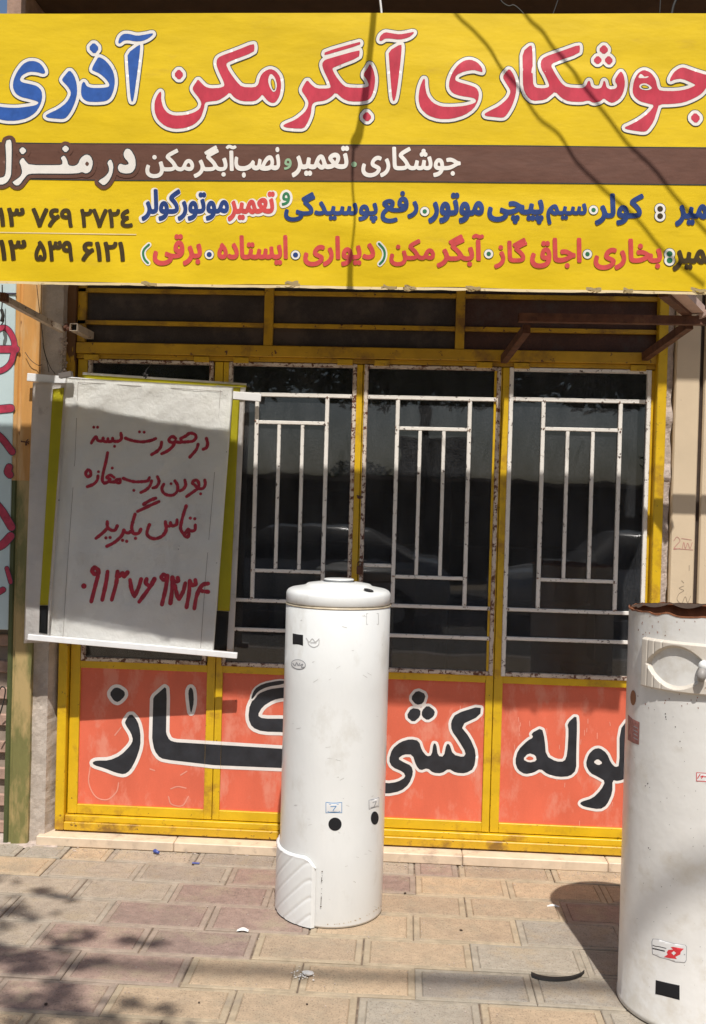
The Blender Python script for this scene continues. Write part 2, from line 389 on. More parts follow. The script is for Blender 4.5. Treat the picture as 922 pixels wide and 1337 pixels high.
def layers(name, L, mapper, mats, parent, step=14, label=None, clip=None, kind=None):
    """L = [(faces, height, material index)] in photo-plane units; mapper(x, y, h) -> point"""
    bm = B()
    for faces, h, mi in L:
        V, Fc = union(faces, step, clip)
        used = {}
        for f in Fc:
            for i in f:
                if i not in used: used[i] = bm.verts.new(mapper(V[i].x, V[i].y, h))
        for f in Fc:
            try: nf = bm.faces.new([used[i] for i in f]); nf.material_index = mi; nf.smooth = True
            except ValueError: pass
    bm.normal_update()
    for f in bm.faces:
        if f.normal.dot(CAM - f.calc_center_median()) < 0: f.normal_flip()
    return obj(name, bm, mats, parent, label=label, kind=kind)

# Arabic-script shaping with presentation forms
AF = {'ا': (0xFE8D, 2), 'آ': (0xFE81, 2), 'ب': (0xFE8F, 4), 'پ': (0xFB56, 4), 'ت': (0xFE95, 4), 'ج': (0xFE9D, 4), 'چ': (0xFB7A, 4), 'خ': (0xFEA5, 4),
      'د': (0xFEA9, 2), 'ذ': (0xFEAB, 2), 'ر': (0xFEAD, 2), 'ز': (0xFEAF, 2), 'س': (0xFEB1, 4), 'ش': (0xFEB5, 4), 'ص': (0xFEB9, 4), 'ع': (0xFEC9, 4),
      'ف': (0xFED1, 4), 'ق': (0xFED5, 4), 'ک': (0xFB8E, 4), 'گ': (0xFB92, 4), 'ل': (0xFEDD, 4), 'م': (0xFEE1, 4), 'ن': (0xFEE5, 4), 'ه': (0xFEE9, 4),
      'و': (0xFEED, 2), 'ی': (0xFBFC, 4)}
def shape(s):
    out = []
    for i, c in enumerate(s):
        if c not in AF: out.append(c); continue
        b, n = AF[c]
        pj = i > 0 and s[i-1] in AF and AF[s[i-1]][1] == 4
        nj = n == 4 and i+1 < len(s) and s[i+1] in AF
        out.append(chr(b + (3 if pj and nj else 1 if pj else 2 if nj else 0)))
    return ''.join(out[::-1])
def contours(txt, rtl=True, res=3):
    """closed outlines of a string in em units, y down"""
    c = bpy.data.curves.new('tmp', 'FONT'); c.body = shape(txt) if rtl else txt
    o = bpy.data.objects.new('tmp', c); C.objects.link(o); bpy.context.view_layer.update()
    cu = o.evaluated_get(bpy.context.evaluated_depsgraph_get()).to_curve(bpy.context.evaluated_depsgraph_get()); out = []
    for sp in cu.splines:
        bp_ = sp.bezier_points; m = len(bp_); q = []
        for i in range(m):
            a, b_ = bp_[i], bp_[(i+1) % m]; P0, P1, P2, P3 = a.co, a.handle_right, b_.handle_left, b_.co
            st_ = ((P1-P0).cross(P3-P0).length + (P2-P0).cross(P3-P0).length) < 1e-6
            for k in range(1 if st_ else res):
                t = k/(1 if st_ else res); v = P0*(1-t)**3+P1*3*t*(1-t)**2+P2*3*t*t*(1-t)+P3*t**3; q.append((v.x, -v.y))
        if len(q) > 2: out.append(q)
    bpy.data.objects.remove(o); bpy.data.curves.remove(c); return out
def fill(cons):
    """non-zero winding fill of closed outlines -> triangles"""
    vs, idx, ed = [], {}, []
    for c in cons:
        ids = []
        for p in c:
            k = (round(p[0], 3), round(p[1], 3))
            if k not in idx: idx[k] = len(vs); vs.append(Vector(k))
            ids.append(idx[k])
        ed += [(a, b_) for a, b_ in zip(ids, ids[1:]+ids[:1]) if a != b_]
    r = geometry.delaunay_2d_cdt(vs, ed, [], 0, 1e-4, False); V = np.array([v[:] for v in r[0]]); T = r[2]
    E_ = np.array([(*c[i], *c[(i+1) % len(c)]) for c in cons for i in range(len(c))]); out = []
    for t in T:
        x, y = V[list(t)].mean(0)
        x1, y1, x2, y2 = E_.T; upw = (y1 <= y) & (y2 > y); dnw = (y2 <= y) & (y1 > y)
        cr = (x2-x1)*(y-y1)-(x-x1)*(y2-y1)
        if (upw & (cr > 0)).sum() - (dnw & (cr < 0)).sum() != 0: out.append([tuple(V[i]) for i in t])
    return out
def word(name, txt, boxpx, mapper, mats, parent, bold=.022, halo=None, label=None, rtl=True, step=16, shift=(0, 0)):
    """a word of painted lettering fitted to a box; bold and halo are stroke growths in em"""
    A = contours(txt, rtl)
    xs = [p[0] for f in A for p in f]; ys = [p[1] for f in A for p in f]
    x0, x1, y0, y1 = min(xs), max(xs), min(ys), max(ys); bx0, by0, bx1, by1 = boxpx
    em = (by1-by0)/(y1-y0); w = bold*em
    sx, sy = (bx1-bx0-2*w)/(x1-x0), (by1-by0-2*w)/(y1-y0)
    A = [[(bx0+w+(p[0]-x0)*sx, by0+w+(p[1]-y0)*sy) for p in f] for f in A]
    Tf = fill(A); L = []
    if halo:
        wh = w+halo*em; mv = lambda P: [(p[0]+shift[0], p[1]+shift[1]) for p in P]
        L.append(([mv(t) for t in Tf]+[r for p in A for r in ribbon(mv(p), wh, True, 8)], .0012, 1))
    L.append((Tf+[r for p in A for r in ribbon(p, w, True, 6)], .0018, 0))
    return layers(name, L, mapper, mats, parent, step, label)

# ================================================================== GROUND
b = B(); box(b, -400, 400, -400, 300, -.5, -.16); obj('ground', b, m_dust, kind='structure')
b = B(); box(b, -60, 60, -16, -6.2, -.3, -.150); obj('road', b, m_asph, kind='structure')
b = B(); box(b, -60, 60, -6.2, -6.05, -.3, .002); bevel(b, .01); obj('kerb', b, m_conc, kind='structure')
b = B(); box(b, -60, 60, -6.05, .35, -.3, -.007); pave = obj('pavement', b, mat('joint_sand', (.15, .11, .08), .95, .3, 30, bump=.5, bscale=90, dirt=(.30, .23, .16), dirt_t=.5, dirt_s=12), kind='structure', origin=(0, 0, 0))
def slab_mesh(w, d, k, name):
    """concrete paver: raised rim, groove, inner field"""
    bm = B()
    def ring(x0, x1, y0, y1, z): return [bm.verts.new(p) for p in ((x0, y0, z), (x1, y0, z), (x1, y1, z), (x0, y1, z))]
    sh = .022
    Rg = [ring(-w/2, w/2, -d/2, d/2, -.03), ring(-w/2, w/2, -d/2, d/2, -.003), ring(-w/2+.003, w/2-.003, -d/2+.003, d/2-.003, 0),
          ring(-w/2+sh, w/2-sh, -d/2+sh*.7, d/2-sh*.7, .0003), ring(-w/2+sh+.0025, w/2-sh-.0025, -d/2+sh*.7+.0025, d/2-sh*.7-.0025, -.0030),
          ring(-w/2+sh+.006, w/2-sh-.006, -d/2+sh*.7+.006, d/2-sh*.7-.006, .001)]
    for n_, (A, Bq) in enumerate(zip(Rg, Rg[1:])):
        for i in range(4):
            f = bm.faces.new([A[i], A[(i+1) % 4], Bq[(i+1) % 4], Bq[i]]); f.material_index = 1 if n_ < 4 else 0
    bm.faces.new(Rg[-1])
    me = bpy.data.meshes.new(name); bm.to_mesh(me); bm.free()
    me.materials.append(PAV[k]); me.materials.append(m_rim[k]); return me
SL = {}
rows = [(-.035, -.243), (-.245, -.446), (-.448, -.650), (-.653, -.876), (-.879, -1.090), (-1.093, -1.306), (-1.309, -1.515), (-1.518, -1.728)]
rows += [(-1.731-.213*i, -1.941-.213*i) for i in range(4)]
plan = {0: ['b', 'b', 'y', 'g', 'g', 'g', 'g', 'g', 'o', 'o', 'o', 'o'], 1: ['y', 'y', 'g', 'g', 'p', 'p', 'y', 'o', 'o', 'g', 'o'],
        2: ['g', 'g', 'g', 'p', 'p', 'o', 'o', 'p', 'p', 'o', 'g'], 3: ['g', 'g', 'g', 'p', 'p', 'o', 'o', 'b', 'p', 'p', 'o'],
        4: ['g', 'g', 'p', 'p', 'o', 'o', 'b', 'b', 'b', 'o', 'p'], 5: ['p', 'p', 'p', 'p', 'o', 'o', 'b', 'b', 'b', 'p', 'o'],
        6: ['p', 'p', 'p', 'o', 'o', 'b', 'o', 'b', 'o', 'o', 'p'], 7: ['p', 'p', 'o', 'o', 'o', 'b', 'p', 'p', 'o', 'o', 'b']}
for ri, (ya, yb) in enumerate(rows):
    xs = [-2.31 + .3985*i for i in range(12)] if ri % 2 else [-2.105 + .3985*i - .0*i for i in range(12)]
    if ri == 0: xs = [-2.1, -1.70, -1.50, -1.29, -.90, -.52, -.31, -.12, .087, .28, .70, 1.09, 1.48]
    xs = [x + random.uniform(-.006, .006) for x in xs]
    for ci in range(len(xs)-1):
        k = plan.get(ri, None); k = k[min(ci, len(k)-1)] if k else random.choice('goobp')
        if ri == 0 and xs[ci] > .05 and xs[ci] < .2: k = 'p'
        w, d = xs[ci+1]-xs[ci]-.003, ya-yb-.001
        key = (round(w, 2), round(d, 3), k)
        if key not in SL: SL[key] = slab_mesh(key[0]-.001, key[1], k, 'paving_slab')
        o = bpy.data.objects.new('paving_slab', SL[key]); C.objects.link(o); o.parent = pave
        o.location = ((xs[ci]+xs[ci+1])/2, (ya+yb)/2, random.uniform(-.0032, .0012))
        o.rotation_euler = (random.uniform(-.010, .010), random.uniform(-.008, .008), random.uniform(-.007, .007))
b = B(); box(b, -60, 60, -6.05, -2.60, -.011, -.002)
m_pt = paver_mat('paver_texture', (.36, .28, .19), .2)
obj('pavement_far', b, m_pt, kind='structure')
# cement skirt where the pavers meet the posts
b = B()
def skirt(u, v):
    x = -2.5+u*.94; y = .0-v*.14
    return (x, y, .022*(1-v)**1.5 + .012*noise.noise(Vector((x*14, y*14, 1)))*(1-v) + .001*(1-v))
grid(b, 60, 10, skirt); obj('cement_skirt', b, m_concr, pave)

# door sill of stone slabs
sill = thing('door_sill', 'low worn stone sill under the yellow shop door', 'sill', (-.2, -.04, 0))
sx = [-1.665, -1.02, -.36, .30, .95, 1.45]
for a, c in zip(sx, sx[1:]):
    bx('stone_slab', a+.001, c-.001, -.105, .09, .0, .044, m_sill, sill, bev=.004)

# ================================================================== BUILDING SHELL
b = B()
box(b, -1.66, 1.6, .25, .45, 2.9, 3.6)
box(b, -3.2, -1.86, -.02, .25, -.05, 3.1)
obj('left_house_wall', b, m_wall, kind='structure') if False else b.free()
wall = thing('shop_building', 'brown rendered shop building with deep soffit above the yellow signboard', 'building', (0, .3, 0))
bx('upper_wall', -1.70, 3.2, .10, .35, 2.80, 3.60, m_soff, wall, 0)
xl = onY(57, 5, -.57).x
bx('soffit', xl, 3.2, -.89, .35, 3.60, 3.78, m_soff, wall, .003)
bx('parapet', xl, 3.2, -.85, .35, 3.785, 5.2, m_wall, wall, .003)
b = B(); box(b, xl-.075, xl-.002, -.75, .1, 3.0, 3.9); obj('brick_pier', b, m_brick, wall, label='pinkish brick pier at the left end of the soffit')
# the dark shop room
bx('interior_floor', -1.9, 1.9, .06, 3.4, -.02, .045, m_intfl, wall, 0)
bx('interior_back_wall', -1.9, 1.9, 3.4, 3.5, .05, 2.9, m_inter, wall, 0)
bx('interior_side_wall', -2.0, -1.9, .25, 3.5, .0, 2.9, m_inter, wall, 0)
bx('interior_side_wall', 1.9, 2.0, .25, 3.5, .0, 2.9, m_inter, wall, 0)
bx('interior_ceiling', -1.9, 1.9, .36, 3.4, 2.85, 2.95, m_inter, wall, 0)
# neighbour wall, left, of rough bricks
nb = thing('brick_wall', 'rough brown brick wall under the pale blue sign at the left edge', 'wall', (-2.4, .1, 0))
bx('wall_core', -3.4, -1.80, .0, .25, .0, 3.05, m_wall, nb, 0)
bme = B(); box(bme, -.098, .098, -.012, .012, -.027, .027); bevel(bme, .004)
bm_ = bpy.data.meshes.new('brick'); bme.to_mesh(bm_); bme.free(); bm_.materials.append(m_brick)
for j in range(20):
    for i in range(4):
        x = -1.945 - i*.21 - (.1 if j % 2 else 0)
        if x > -1.93: continue
        o = bpy.data.objects.new('brick', bm_); C.objects.link(o); o.parent = nb
        o.location = (x+2.4+.02, -.012-.1+.0+random.uniform(-.004, .004), .05+j*.063)
# right wall behind the cladding
bx('side_wall', 1.6, 3.2, .03, .35, .0, 2.8, m_wall, wall, 0)
bx('side_wall', 1.17, 1.6, .05, .35, .0, 2.8, m_gap, wall, 0)

# ================================================================== LEFT POSTS
p1 = thing('steel_post', 'painted steel post, orange above and green below, left of the concrete pillar', 'post', (-1.765, -.08, 0))
zc = onY(45, 628, -.10).z
for nm, z0, z1, ma, ms in (('orange_section', zc, 3.2, m_orange, m_orange), ('green_section', .0, zc, m_ogreen, m_dgreen)):
    b = B()
    z0_, z1_ = z0+(.0005 if z0 > 0 else 0), z1
    # front plate with rolled left flange and a shallow rib
    prof = [(-1.826, .02), (-1.826, -.085), (-1.822, -.095), (-1.806, -.095), (-1.800, -.088), (-1.790, -.088), (-1.784, -.100), (-1.716, -.100), (-1.707, -.094), (-1.706, .02)]
    n = 24; V = []
    for j in range(n+1):
        z = z0_+(z1_-z0_)*j/n
        V.append([b.verts.new((x+.0015*noise.noise(Vector((x*3, z*4, 0))), y+.002*noise.noise(Vector((x*9, z*5, 2))), z)) for x, y in prof])
    for j in range(n):
        for i in range(len(prof)-1):
            f = b.faces.new([V[j][i], V[j][i+1], V[j+1][i+1], V[j+1][i]]); f.material_index = 1 if i < 4 else 0
    b.faces.new(V[0][::-1]); b.faces.new(V[-1])
    obj(nm, b, [ma, ms], p1)
pq = onY(48, 543, -.10)
bx('patch_plate', pq.x-.012, pq.x+.016, -.106, -.1035, pq.z-.042, pq.z+.040, mat('patch_brown', (.22, .11, .04), .6), p1, 0, label='small brown patch on the orange paint')
bq = onY(33, 577, -.11)
b = B(); lathe(b, bq.x, bq.z, [(.0001, 0), (.010, 0)], 8)
b.free()
b = B()
for k in range(9):
    a = random.uniform(0, 6.28); tube(b, [(bq.x, -.103, bq.z), (bq.x+.02*math.cos(a), -.112, bq.z+.016*math.sin(a))], .0022, 5)
obj('bolt', b, m_rust, p1)

p2 = thing('concrete_pillar', 'rough grey concrete pillar between the steel post and the yellow door', 'pillar', (-1.69, 0, 0))
b = B()
def pil(u, v, face):
    z = v*3.2
    sm_ = min(max((z-.8)/1.5, 0), 1); ed = -1.636+.030*sm_*sm_*(3-2*sm_)
    if face == 0: x, y = -1.73+u*(ed+1.73), -.072
    else: x, y = ed+(u*(-1.598-ed if z < 1.2 else max(.012, -1.598-ed))), -.072+u*.12
    e = abs(u-1) if face == 0 else u
    k = .010*noise.noise(Vector((x*18, y*18, z*16))) + .004*noise.noise(Vector((x*60, z*60, 0)))
    er = .5 if (z > 1.6) else .15
    k2 = er*.02*max(0, noise.noise(Vector((3, 1, z*25)))) * max(0, 1-e*5)
    return Vector((x-k2-(k*.3 if face else 0), y+k*.5+k2, z))
grid(b, 14, 200, lambda u, v: pil(u, v, 0)); grid(b, 12, 200, lambda u, v: pil(u, v, 1), 0)
bmesh.ops.remove_doubles(b, verts=b.verts, dist=.0008)
for f in b.faces: f.smooth = False
obj('shaft', b, m_conc, p2)
b = B()
for k in range(160):          # exposed aggregate on the broken upper corner
    z = random.uniform(2.16, 2.36); bmesh.ops.create_icosphere(b, subdivisions=1, radius=random.uniform(.003, .008), matrix=Matrix.Translation((-1.610+random.uniform(-.012, .012), -.070+random.uniform(-.004, .03), z)))
obj('exposed_aggregate', b, m_concr, p2, kind='stuff')

# thin hanging wires on the posts
for k, pts in enumerate(([(48, 372), (51, 400), (56, 440), (57, 455), (61, 470), (64, 486)], [(33, 460), (40, 470), (50, 477), (55, 476)], [(56, 448), (60, 465), (66, 480), (72, 488)])):
    b = B(); tube(b, catmull([onY(x, y, -.115-.006*(i % 2)) for i, (x, y) in enumerate(pts)], 4), .0016, 5)
    obj('loose_wire', b, m_cable, cat='wire', label=['long thin black wire hanging down the orange post', 'short thin wire curling across the orange post above the white rod', 'twisted wire end hanging on the concrete pillar above the white rod'][k])

# pale blue sign at the far left
sg = thing('side_sign', 'pale blue painted sign with crimson script, cut by the left edge', 'sign', (-2.2, -.1, 1.2))
a = onY(23, 385, -.09); c = onY(9, 822, -.09)
bx('sign_board', -3.0, a.x-.004, -.10, -.02, c.z, 3.1, m_signb, sg, .003)
bx('sign_edge', -3.0, a.x-.001, -.106, -.10, a.z+.0, a.z+.006, m_signd, sg, 0)
def mapsg(x, y, h): return onY(x, y, -.1015-h)
strokes = [([(-14, 452), (-8, 436), (2, 428), (11, 431), (18, 444), (19, 458)], 3.4), ([(-14, 457), (0, 456), (21, 456)], 4.6), ([(18, 460), (14, 474), (4, 483), (-10, 486)], 3.4),
           ([(-16, 536), (14, 533)], 5), ([(-14, 560), (2, 572), (16, 590)], 4.2), ([(12, 610), (10, 616), (13, 620)], 4.5), ([(-8, 655), (3, 668), (15, 688)], 5), ([(14, 700), (2, 712), (-14, 717)], 5), ([(9, 742), (14, 760)], 2.5), ([(-14, 780), (4, 770)], 3.5)]
fa, fb = [], []
for s, w in strokes:
    s = [(p.x, p.y) for p in catmull([Vector((q[0], q[1], 0)) for q in s], 4)]
    fb += ribbon(s, w+.9, False); fa += ribbon(s, w, False)
layers('lettering', [(fb, .0004, 1), (fa, .0010, 0)], mapsg, [m_signr, m_signd], sg)
b = B()
p = onY(3, 400, -.13)
tube(b, catmull([onY(3, 372, -.16), onY(3, 395, -.16), onY(2, 408, -.16), onY(5, 418, -.15), onY(2, 424, -.14)], 5), .003, 6)
tube(b, catmull([onY(2, 404, -.155), onY(4, 412, -.155), onY(2, 420, -.155)], 4), .008, 6)
obj('cable_end', b, m_cable, cat='cable', label='black cable end hanging in front of the pale blue sign')
b = B(); tube(b, catmull([onY(-3, 905, -.12), onY(2, 897, -.13), onY(7, 900, -.13), onY(5, 915, -.12), onY(0, 932, -.12), onY(-4, 940, -.12)], 5), .0035, 6)
obj('wall_cable', b, m_cable, cat='cable', label='black cable loop on the brick wall at the lower left edge')

# ================================================================== SHOP DOOR
door = thing('shop_door', 'yellow framed four-leaf shop door with white window grilles and red lower panels', 'door', (-.22, 0, .045))
FX0, FX1 = -1.605, 1.1225
yF, yB = -.032, .05
bx('frame_post', FX0, -1.562, yF, yB, .052, 1.2, m_yel, door, .003)
bx('frame_post', FX0, -1.562, yF, yB, 1.2005, 2.9, m_yelk, door, .003, label='rust-brown upper part of the left frame post')
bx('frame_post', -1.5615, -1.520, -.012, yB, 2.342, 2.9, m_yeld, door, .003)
bx('frame_post', FX1-.006, 1.1585, -.045, yB, .052, 2.9, m_yel, door, .003)
bx('frame_bottom_rail', -1.5615, FX1-.001, yF, yB, .052, .090, m_yelr, door, .003)
bx('frame_bottom_ledge', -1.5615, FX1-.001, -.018, yB, .0905, .118, m_yel, door, .002)
ZT = 2.289
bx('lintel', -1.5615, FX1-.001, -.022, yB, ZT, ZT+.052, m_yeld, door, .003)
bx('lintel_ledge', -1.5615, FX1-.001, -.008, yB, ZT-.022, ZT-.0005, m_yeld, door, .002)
# transom
tx = [onY(351, 430).x, onY(600.5, 430).x]
zr = [2.436, 2.586]
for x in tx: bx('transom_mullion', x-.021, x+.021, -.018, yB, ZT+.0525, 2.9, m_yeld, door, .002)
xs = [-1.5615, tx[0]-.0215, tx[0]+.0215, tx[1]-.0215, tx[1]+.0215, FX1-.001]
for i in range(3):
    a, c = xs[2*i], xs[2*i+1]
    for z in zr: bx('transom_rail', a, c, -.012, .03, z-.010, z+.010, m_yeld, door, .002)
    for z0, z1 in ((ZT+.053, zr[0]-.0105), (zr[0]+.0105, zr[1]-.0105), (zr[1]+.0105, 2.9)):
        bx('transom_panel', a, c, .006, .012, z0, z1, m_screenr if i == 2 else m_screen, door, 0)
seams = [-1.558, -.867, -.214, .426, 1.121]
ZB, ZRED0, ZRED1, ZS0, ZTOP = .122, .166, .812, .846, 2.264
bars = [   # photo positions: top bar y, left/right upright x, inner uprights, cross bars, full bars
    None,
    dict(top=(380, 516), L=333, Rr=424.5, ins=[362.5, 393], y1=(380, 552), y2=(380, 746), full=[(340, 784), (330, 822)], yb=760),
    dict(top=(560, 520), L=516.5, Rr=610.5, ins=[546.5, 577.5], y1=(560, 560), y2=(560, 754), full=[(560, 792), (560, 831)], yb=760),
    dict(top=(760, 523), L=706.5, Rr=807, ins=[739, 772], y1=(760, 561), y2=(750, 758), full=[(740, 798), (740, 836)], yb=760)]
bars[0] = dict(top=(250, 513), L=145, Rr=240, ins=[175, 208], y1=(200, 548), y2=(200, 740), full=[(200, 778), (200, 816)], yb=740)
leafnames = ['door leaf behind the hanging notice, its window mostly hidden', 'second door leaf from the left, partly behind the white water heater', 'third door leaf from the left, beside the white water heater', 'right-hand door leaf beside the rusty-topped water heater']
LEAF = []
for i in range(4):
    a, c = seams[i], seams[i+1]; ls, rs = (.048, .040) if i == 0 else (.034, .036) if i in (1, 2) else (.042, .030)
    if i == 2: ls = .022
    b = B()
    box(b, a+.0015, a+ls, 0, .04, ZB, ZTOP+.0); box(b, c-rs, c-.0015, 0, .04, ZB, ZTOP+.0)
    box(b, a+ls, c-rs, 0.0005, .0395, ZB, ZRED0); box(b, a+ls, c-rs, .0005, .0395, ZRED1, ZS0); 
    bevel(b, .0018)
    lf = obj('door_leaf', b, m_yel, door, label=leafnames[i], origin=((a+c)/2, 0, ZB)); LEAF.append(lf)
    bx('lower_panel', a+ls+.0005, c-rs-.0005, .012, .022, ZRED0+.0005, ZRED1-.0005, m_panel, lf, 0)
    # white sash
    wa, wc = (a+.052, c-.045) if i == 0 else (a+.028, c-.0285) if i == 1 else (a+.006, c-.006) if i == 2 else (a+.032, c-.022)
    w = .019; y0, y1 = -.010, .016
    for nm, (x0, x1, z0, z1) in (('sash_stile', (wa, wa+w, ZS0, ZTOP)), ('sash_stile', (wc-w, wc, ZS0, ZTOP)), ('sash_bottom_bar', (wa+w, wc-w, ZS0, ZS0+.019)), ('sash_top_bar', (wa+w, wc-w, ZTOP-.017, ZTOP))):
        mm = m_sash if (i == 3 and nm != 'sash_bottom_bar') else m_sashr
        bx(nm, x0, x1, y0 if nm == 'sash_stile' else y0+.001, y1, z0, z1, mm, lf, .002)
    D = bars[i]; X0, X1 = wa+w+.0005, wc-w-.0005; hw = .0092
    zt = onY(*D['top']).z; xL = onY(D['L'], 640).x; xR = onY(D['Rr'], 640).x
    z1 = onY(*D['y1']).z; z2 = onY(*D['y2']).z; zf = [onY(*q).z for q in D['full']]
    gm = m_sash if i else m_sashr
    bx('grille_bar', X0, X1, -.008, .006, zt-hw, zt+hw, gm, lf, .002)
    for z in zf: bx('grille_bar', X0, X1, -.008, .006, z-hw*.9, z+hw*.9, gm, lf, .002)
    for x in (xL, xR): bx('grille_bar', x-hw, x+hw, -.007, .006, zf[0]+hw, zt-hw-.0005, gm, lf, .002)
    for z in (z1, z2): bx('grille_bar', xL+hw+.0005, xR-hw-.0005, -.006, .006, z-hw*.9, z+hw*.9, gm, lf, .002)
    for x in D['ins']:
        x = onY(x, 640).x; bx('grille_bar', x-hw*.9, x+hw*.9, -.005, .006, z2+hw, z1-hw, gm, lf, .002)
    wb = B(); rw = random.Random(i+40)
    for x, z in [(q, w_) for q in (xL, xR) for w_ in (zf[0]+hw, zt-hw, z1, z2)] + [(q, w_) for q in (X0, X1) for w_ in (zt, zf[0], zf[1])]:
        for _ in range(3): bmesh.ops.create_icosphere(wb, subdivisions=1, radius=rw.uniform(.0022, .0048), matrix=Matrix.Translation((x+rw.uniform(-.008, .008), -.0075, z+rw.uniform(-.008, .008))))
    obj('weld_lump', wb, m_sashr, lf, kind='stuff')
    if i == 2:
        z = onY(490, 738).z; bx('grille_bar', X0, xL-hw-.0005, -.006, .006, z-hw*.9, z+hw*.9, gm, lf, .002)
    edges = [ZS0+.0195, zf[1], zf[0], zt, ZTOP-.0175]
    for z0, z1_ in zip(edges, edges[1:]):
        bx('window_pane', X0, X1, .0075, .0105, z0+.0005, z1_-.0005, m_glass, lf, 0)
    for x in (a+.085, c-.085) if i else (a+.07, c-.10):
        bx('hinge_tab', x-.036, x+.036, -.020, -.0085, ZTOP-.006, ZTOP+.020, m_yelr, lf, .002)
# lock, knob and rust blobs on the middle seam
lk = onY(470, 744)
b = B(); box(b, lk.x-.014, lk.x+.014, -.03, -.0105, lk.z-.02, lk.z+.02); bevel(b, .004)
tube(b, catmull([(lk.x-.009, -.02, lk.z+.018), (lk.x-.008, -.02, lk.z+.036), (lk.x+.008, -.02, lk.z+.036), (lk.x+.009, -.02, lk.z+.018)], 4), .003, 6)
obj('padlock', b, m_rust, door)
b = B(); k2 = onY(470, 649)
for k in range(8): tube(b, [(k2.x, -.004, k2.z), (k2.x+random.uniform(-.015, .015), -.014, k2.z+random.uniform(-.008, .008))], .004, 5)
obj('latch_remains', b, m_rust, door)

# lettering painted on the lower panels (and over the yellow stiles)
def mapdoor(x, y, h):
    p = onY(x, y, 0.0)
    X = p.x; stile = False
    for s, l, r in ((seams[1], .040, .034), (seams[2], .036, .022), (seams[3], .036, .042)):
        if s-l-.001 <= X <= s+r+.001: stile = True
    return onY(x, y, (-.0012 if stile else .0115)-h*.5)
def sc(poly, ox, oy, s): return [(ox+x/s, oy+y/s) for x, y in poly]
d7 = lambda p: sc(p, 100, 880, 3.293)
d8 = lambda p: sc(p, 490, 880, 2.712)
def densify(p, mx=4):
    q = []
    for i in range(len(p)):
        a, c = p[i], p[(i+1) % len(p)]; n = max(1, int(math.hypot(c[0]-a[0], c[1]-a[1])/mx))
        q += [(a[0]+(c[0]-a[0])*k/n, a[1]+(c[1]-a[1])*k/n) for k in range(n)]
    return q
def letter(name, polys, holes, mapper, mats, parent, w, wd=None, label=None, step=6, hole_m=1, h0=.0008, clip=None):
    """painted letters: dark rim, white rim, fill; holes show the white rim, then the board colour"""
    P = [chaikin(p) for p in polys]; L = []
    rim = [r for p in P for r in ribbon(p, w)] + P
    if wd: L.append(([r for p in P for r in ribbon(p, w+wd)] + P, h0, 2))
    L.append((rim, h0+.0006, 1)); L.append((P, h0+.0012, 0))
    for hpoly, inner in holes:
        L.append(([chaikin(hpoly)], h0+.0018, 1))
        if inner:
            if wd: L.append(([chaikin(r) for r in [inner]] + ribbon(chaikin(inner), wd), h0+.0022, 2))
            L.append(([chaikin(inner)], h0+.0026, 3))
    return layers(name, L, mapper, mats, parent, step, label, clip)
DM = [m_dblack, m_dwhite, m_dwhite, m_panel]
letter('lettering', [d7([(142,85),(160,60),(180,58),(207,75),(208,95),(180,122),(160,115)]),
    d7([(233,168),(262,200),(275,250),(275,310),(255,370),(230,415),(205,432),(170,425),(120,405),(75,392),(68,380),(85,372),(140,372),(190,350),(230,310),(243,285),(235,255),(212,220),(207,205)])],
    [], mapdoor, DM, door, 4.4, label='painted black letter with a white rim on the left red panel', step=8)
LW = [densify(d7([(330,100),(385,52),(388,100),(385,255),(400,285),(425,293),(895,322),(1000,328),(1010,380),(970,405),(895,405),(590,392),(400,370),(360,362),(335,330),(325,280)]), 8),
    d7([(480,75),(490,55),(502,70),(505,120),(495,165),(490,165),(484,120)]),
    d7([(885,58),(930,55),(925,105),(890,102),(845,112),(800,140),(778,178),(800,192),(900,192),(960,200),(1010,250),(1010,330),(970,330),(950,270),(900,250),(800,248),(755,230),(738,190),(745,130),(780,85),(830,65)])]
def mapY(Y): return lambda x, y, h: onY(x, y, Y-h*.5)
def vx(X, py): # photo x of a world x on the door plane
    v = Vector((X, 0, 1.63-(py-655)*.00354))-CAM; return CX+F*v.dot(rt)/v.dot(fw)
sl_, sr_ = seams[1]-.040, seams[1]+.034
for nm_, Yp, a_, c_ in (('long painted black word with a white rim, part on the leftmost red panel', .0115, None, sl_), ('strip of the painted black word crossing the yellow stiles', -.0012, sl_, sr_), ('painted black word with a white rim beside the white heater, on the second red panel', .0115, sr_, None)):
    xa0, xa1 = (150, 150) if a_ is None else (vx(a_, 870), vx(a_, 1060)); xc0, xc1 = (470, 470) if c_ is None else (vx(c_, 870), vx(c_, 1060))
    letter('lettering', LW, [], mapY(Yp), DM, door, 4.4, label=nm_, step=12, clip=[(xa0, 870), (xc0, 870), (xc1, 1060), (xa1, 1060)])
letter('lettering', [d7([(750,105),(765,65),(800,42),(870,28),(900,30),(890,44),(820,55),(780,75),(757,108)])], [], mapdoor, DM, door, 2.2, step=6, h0=.0032)
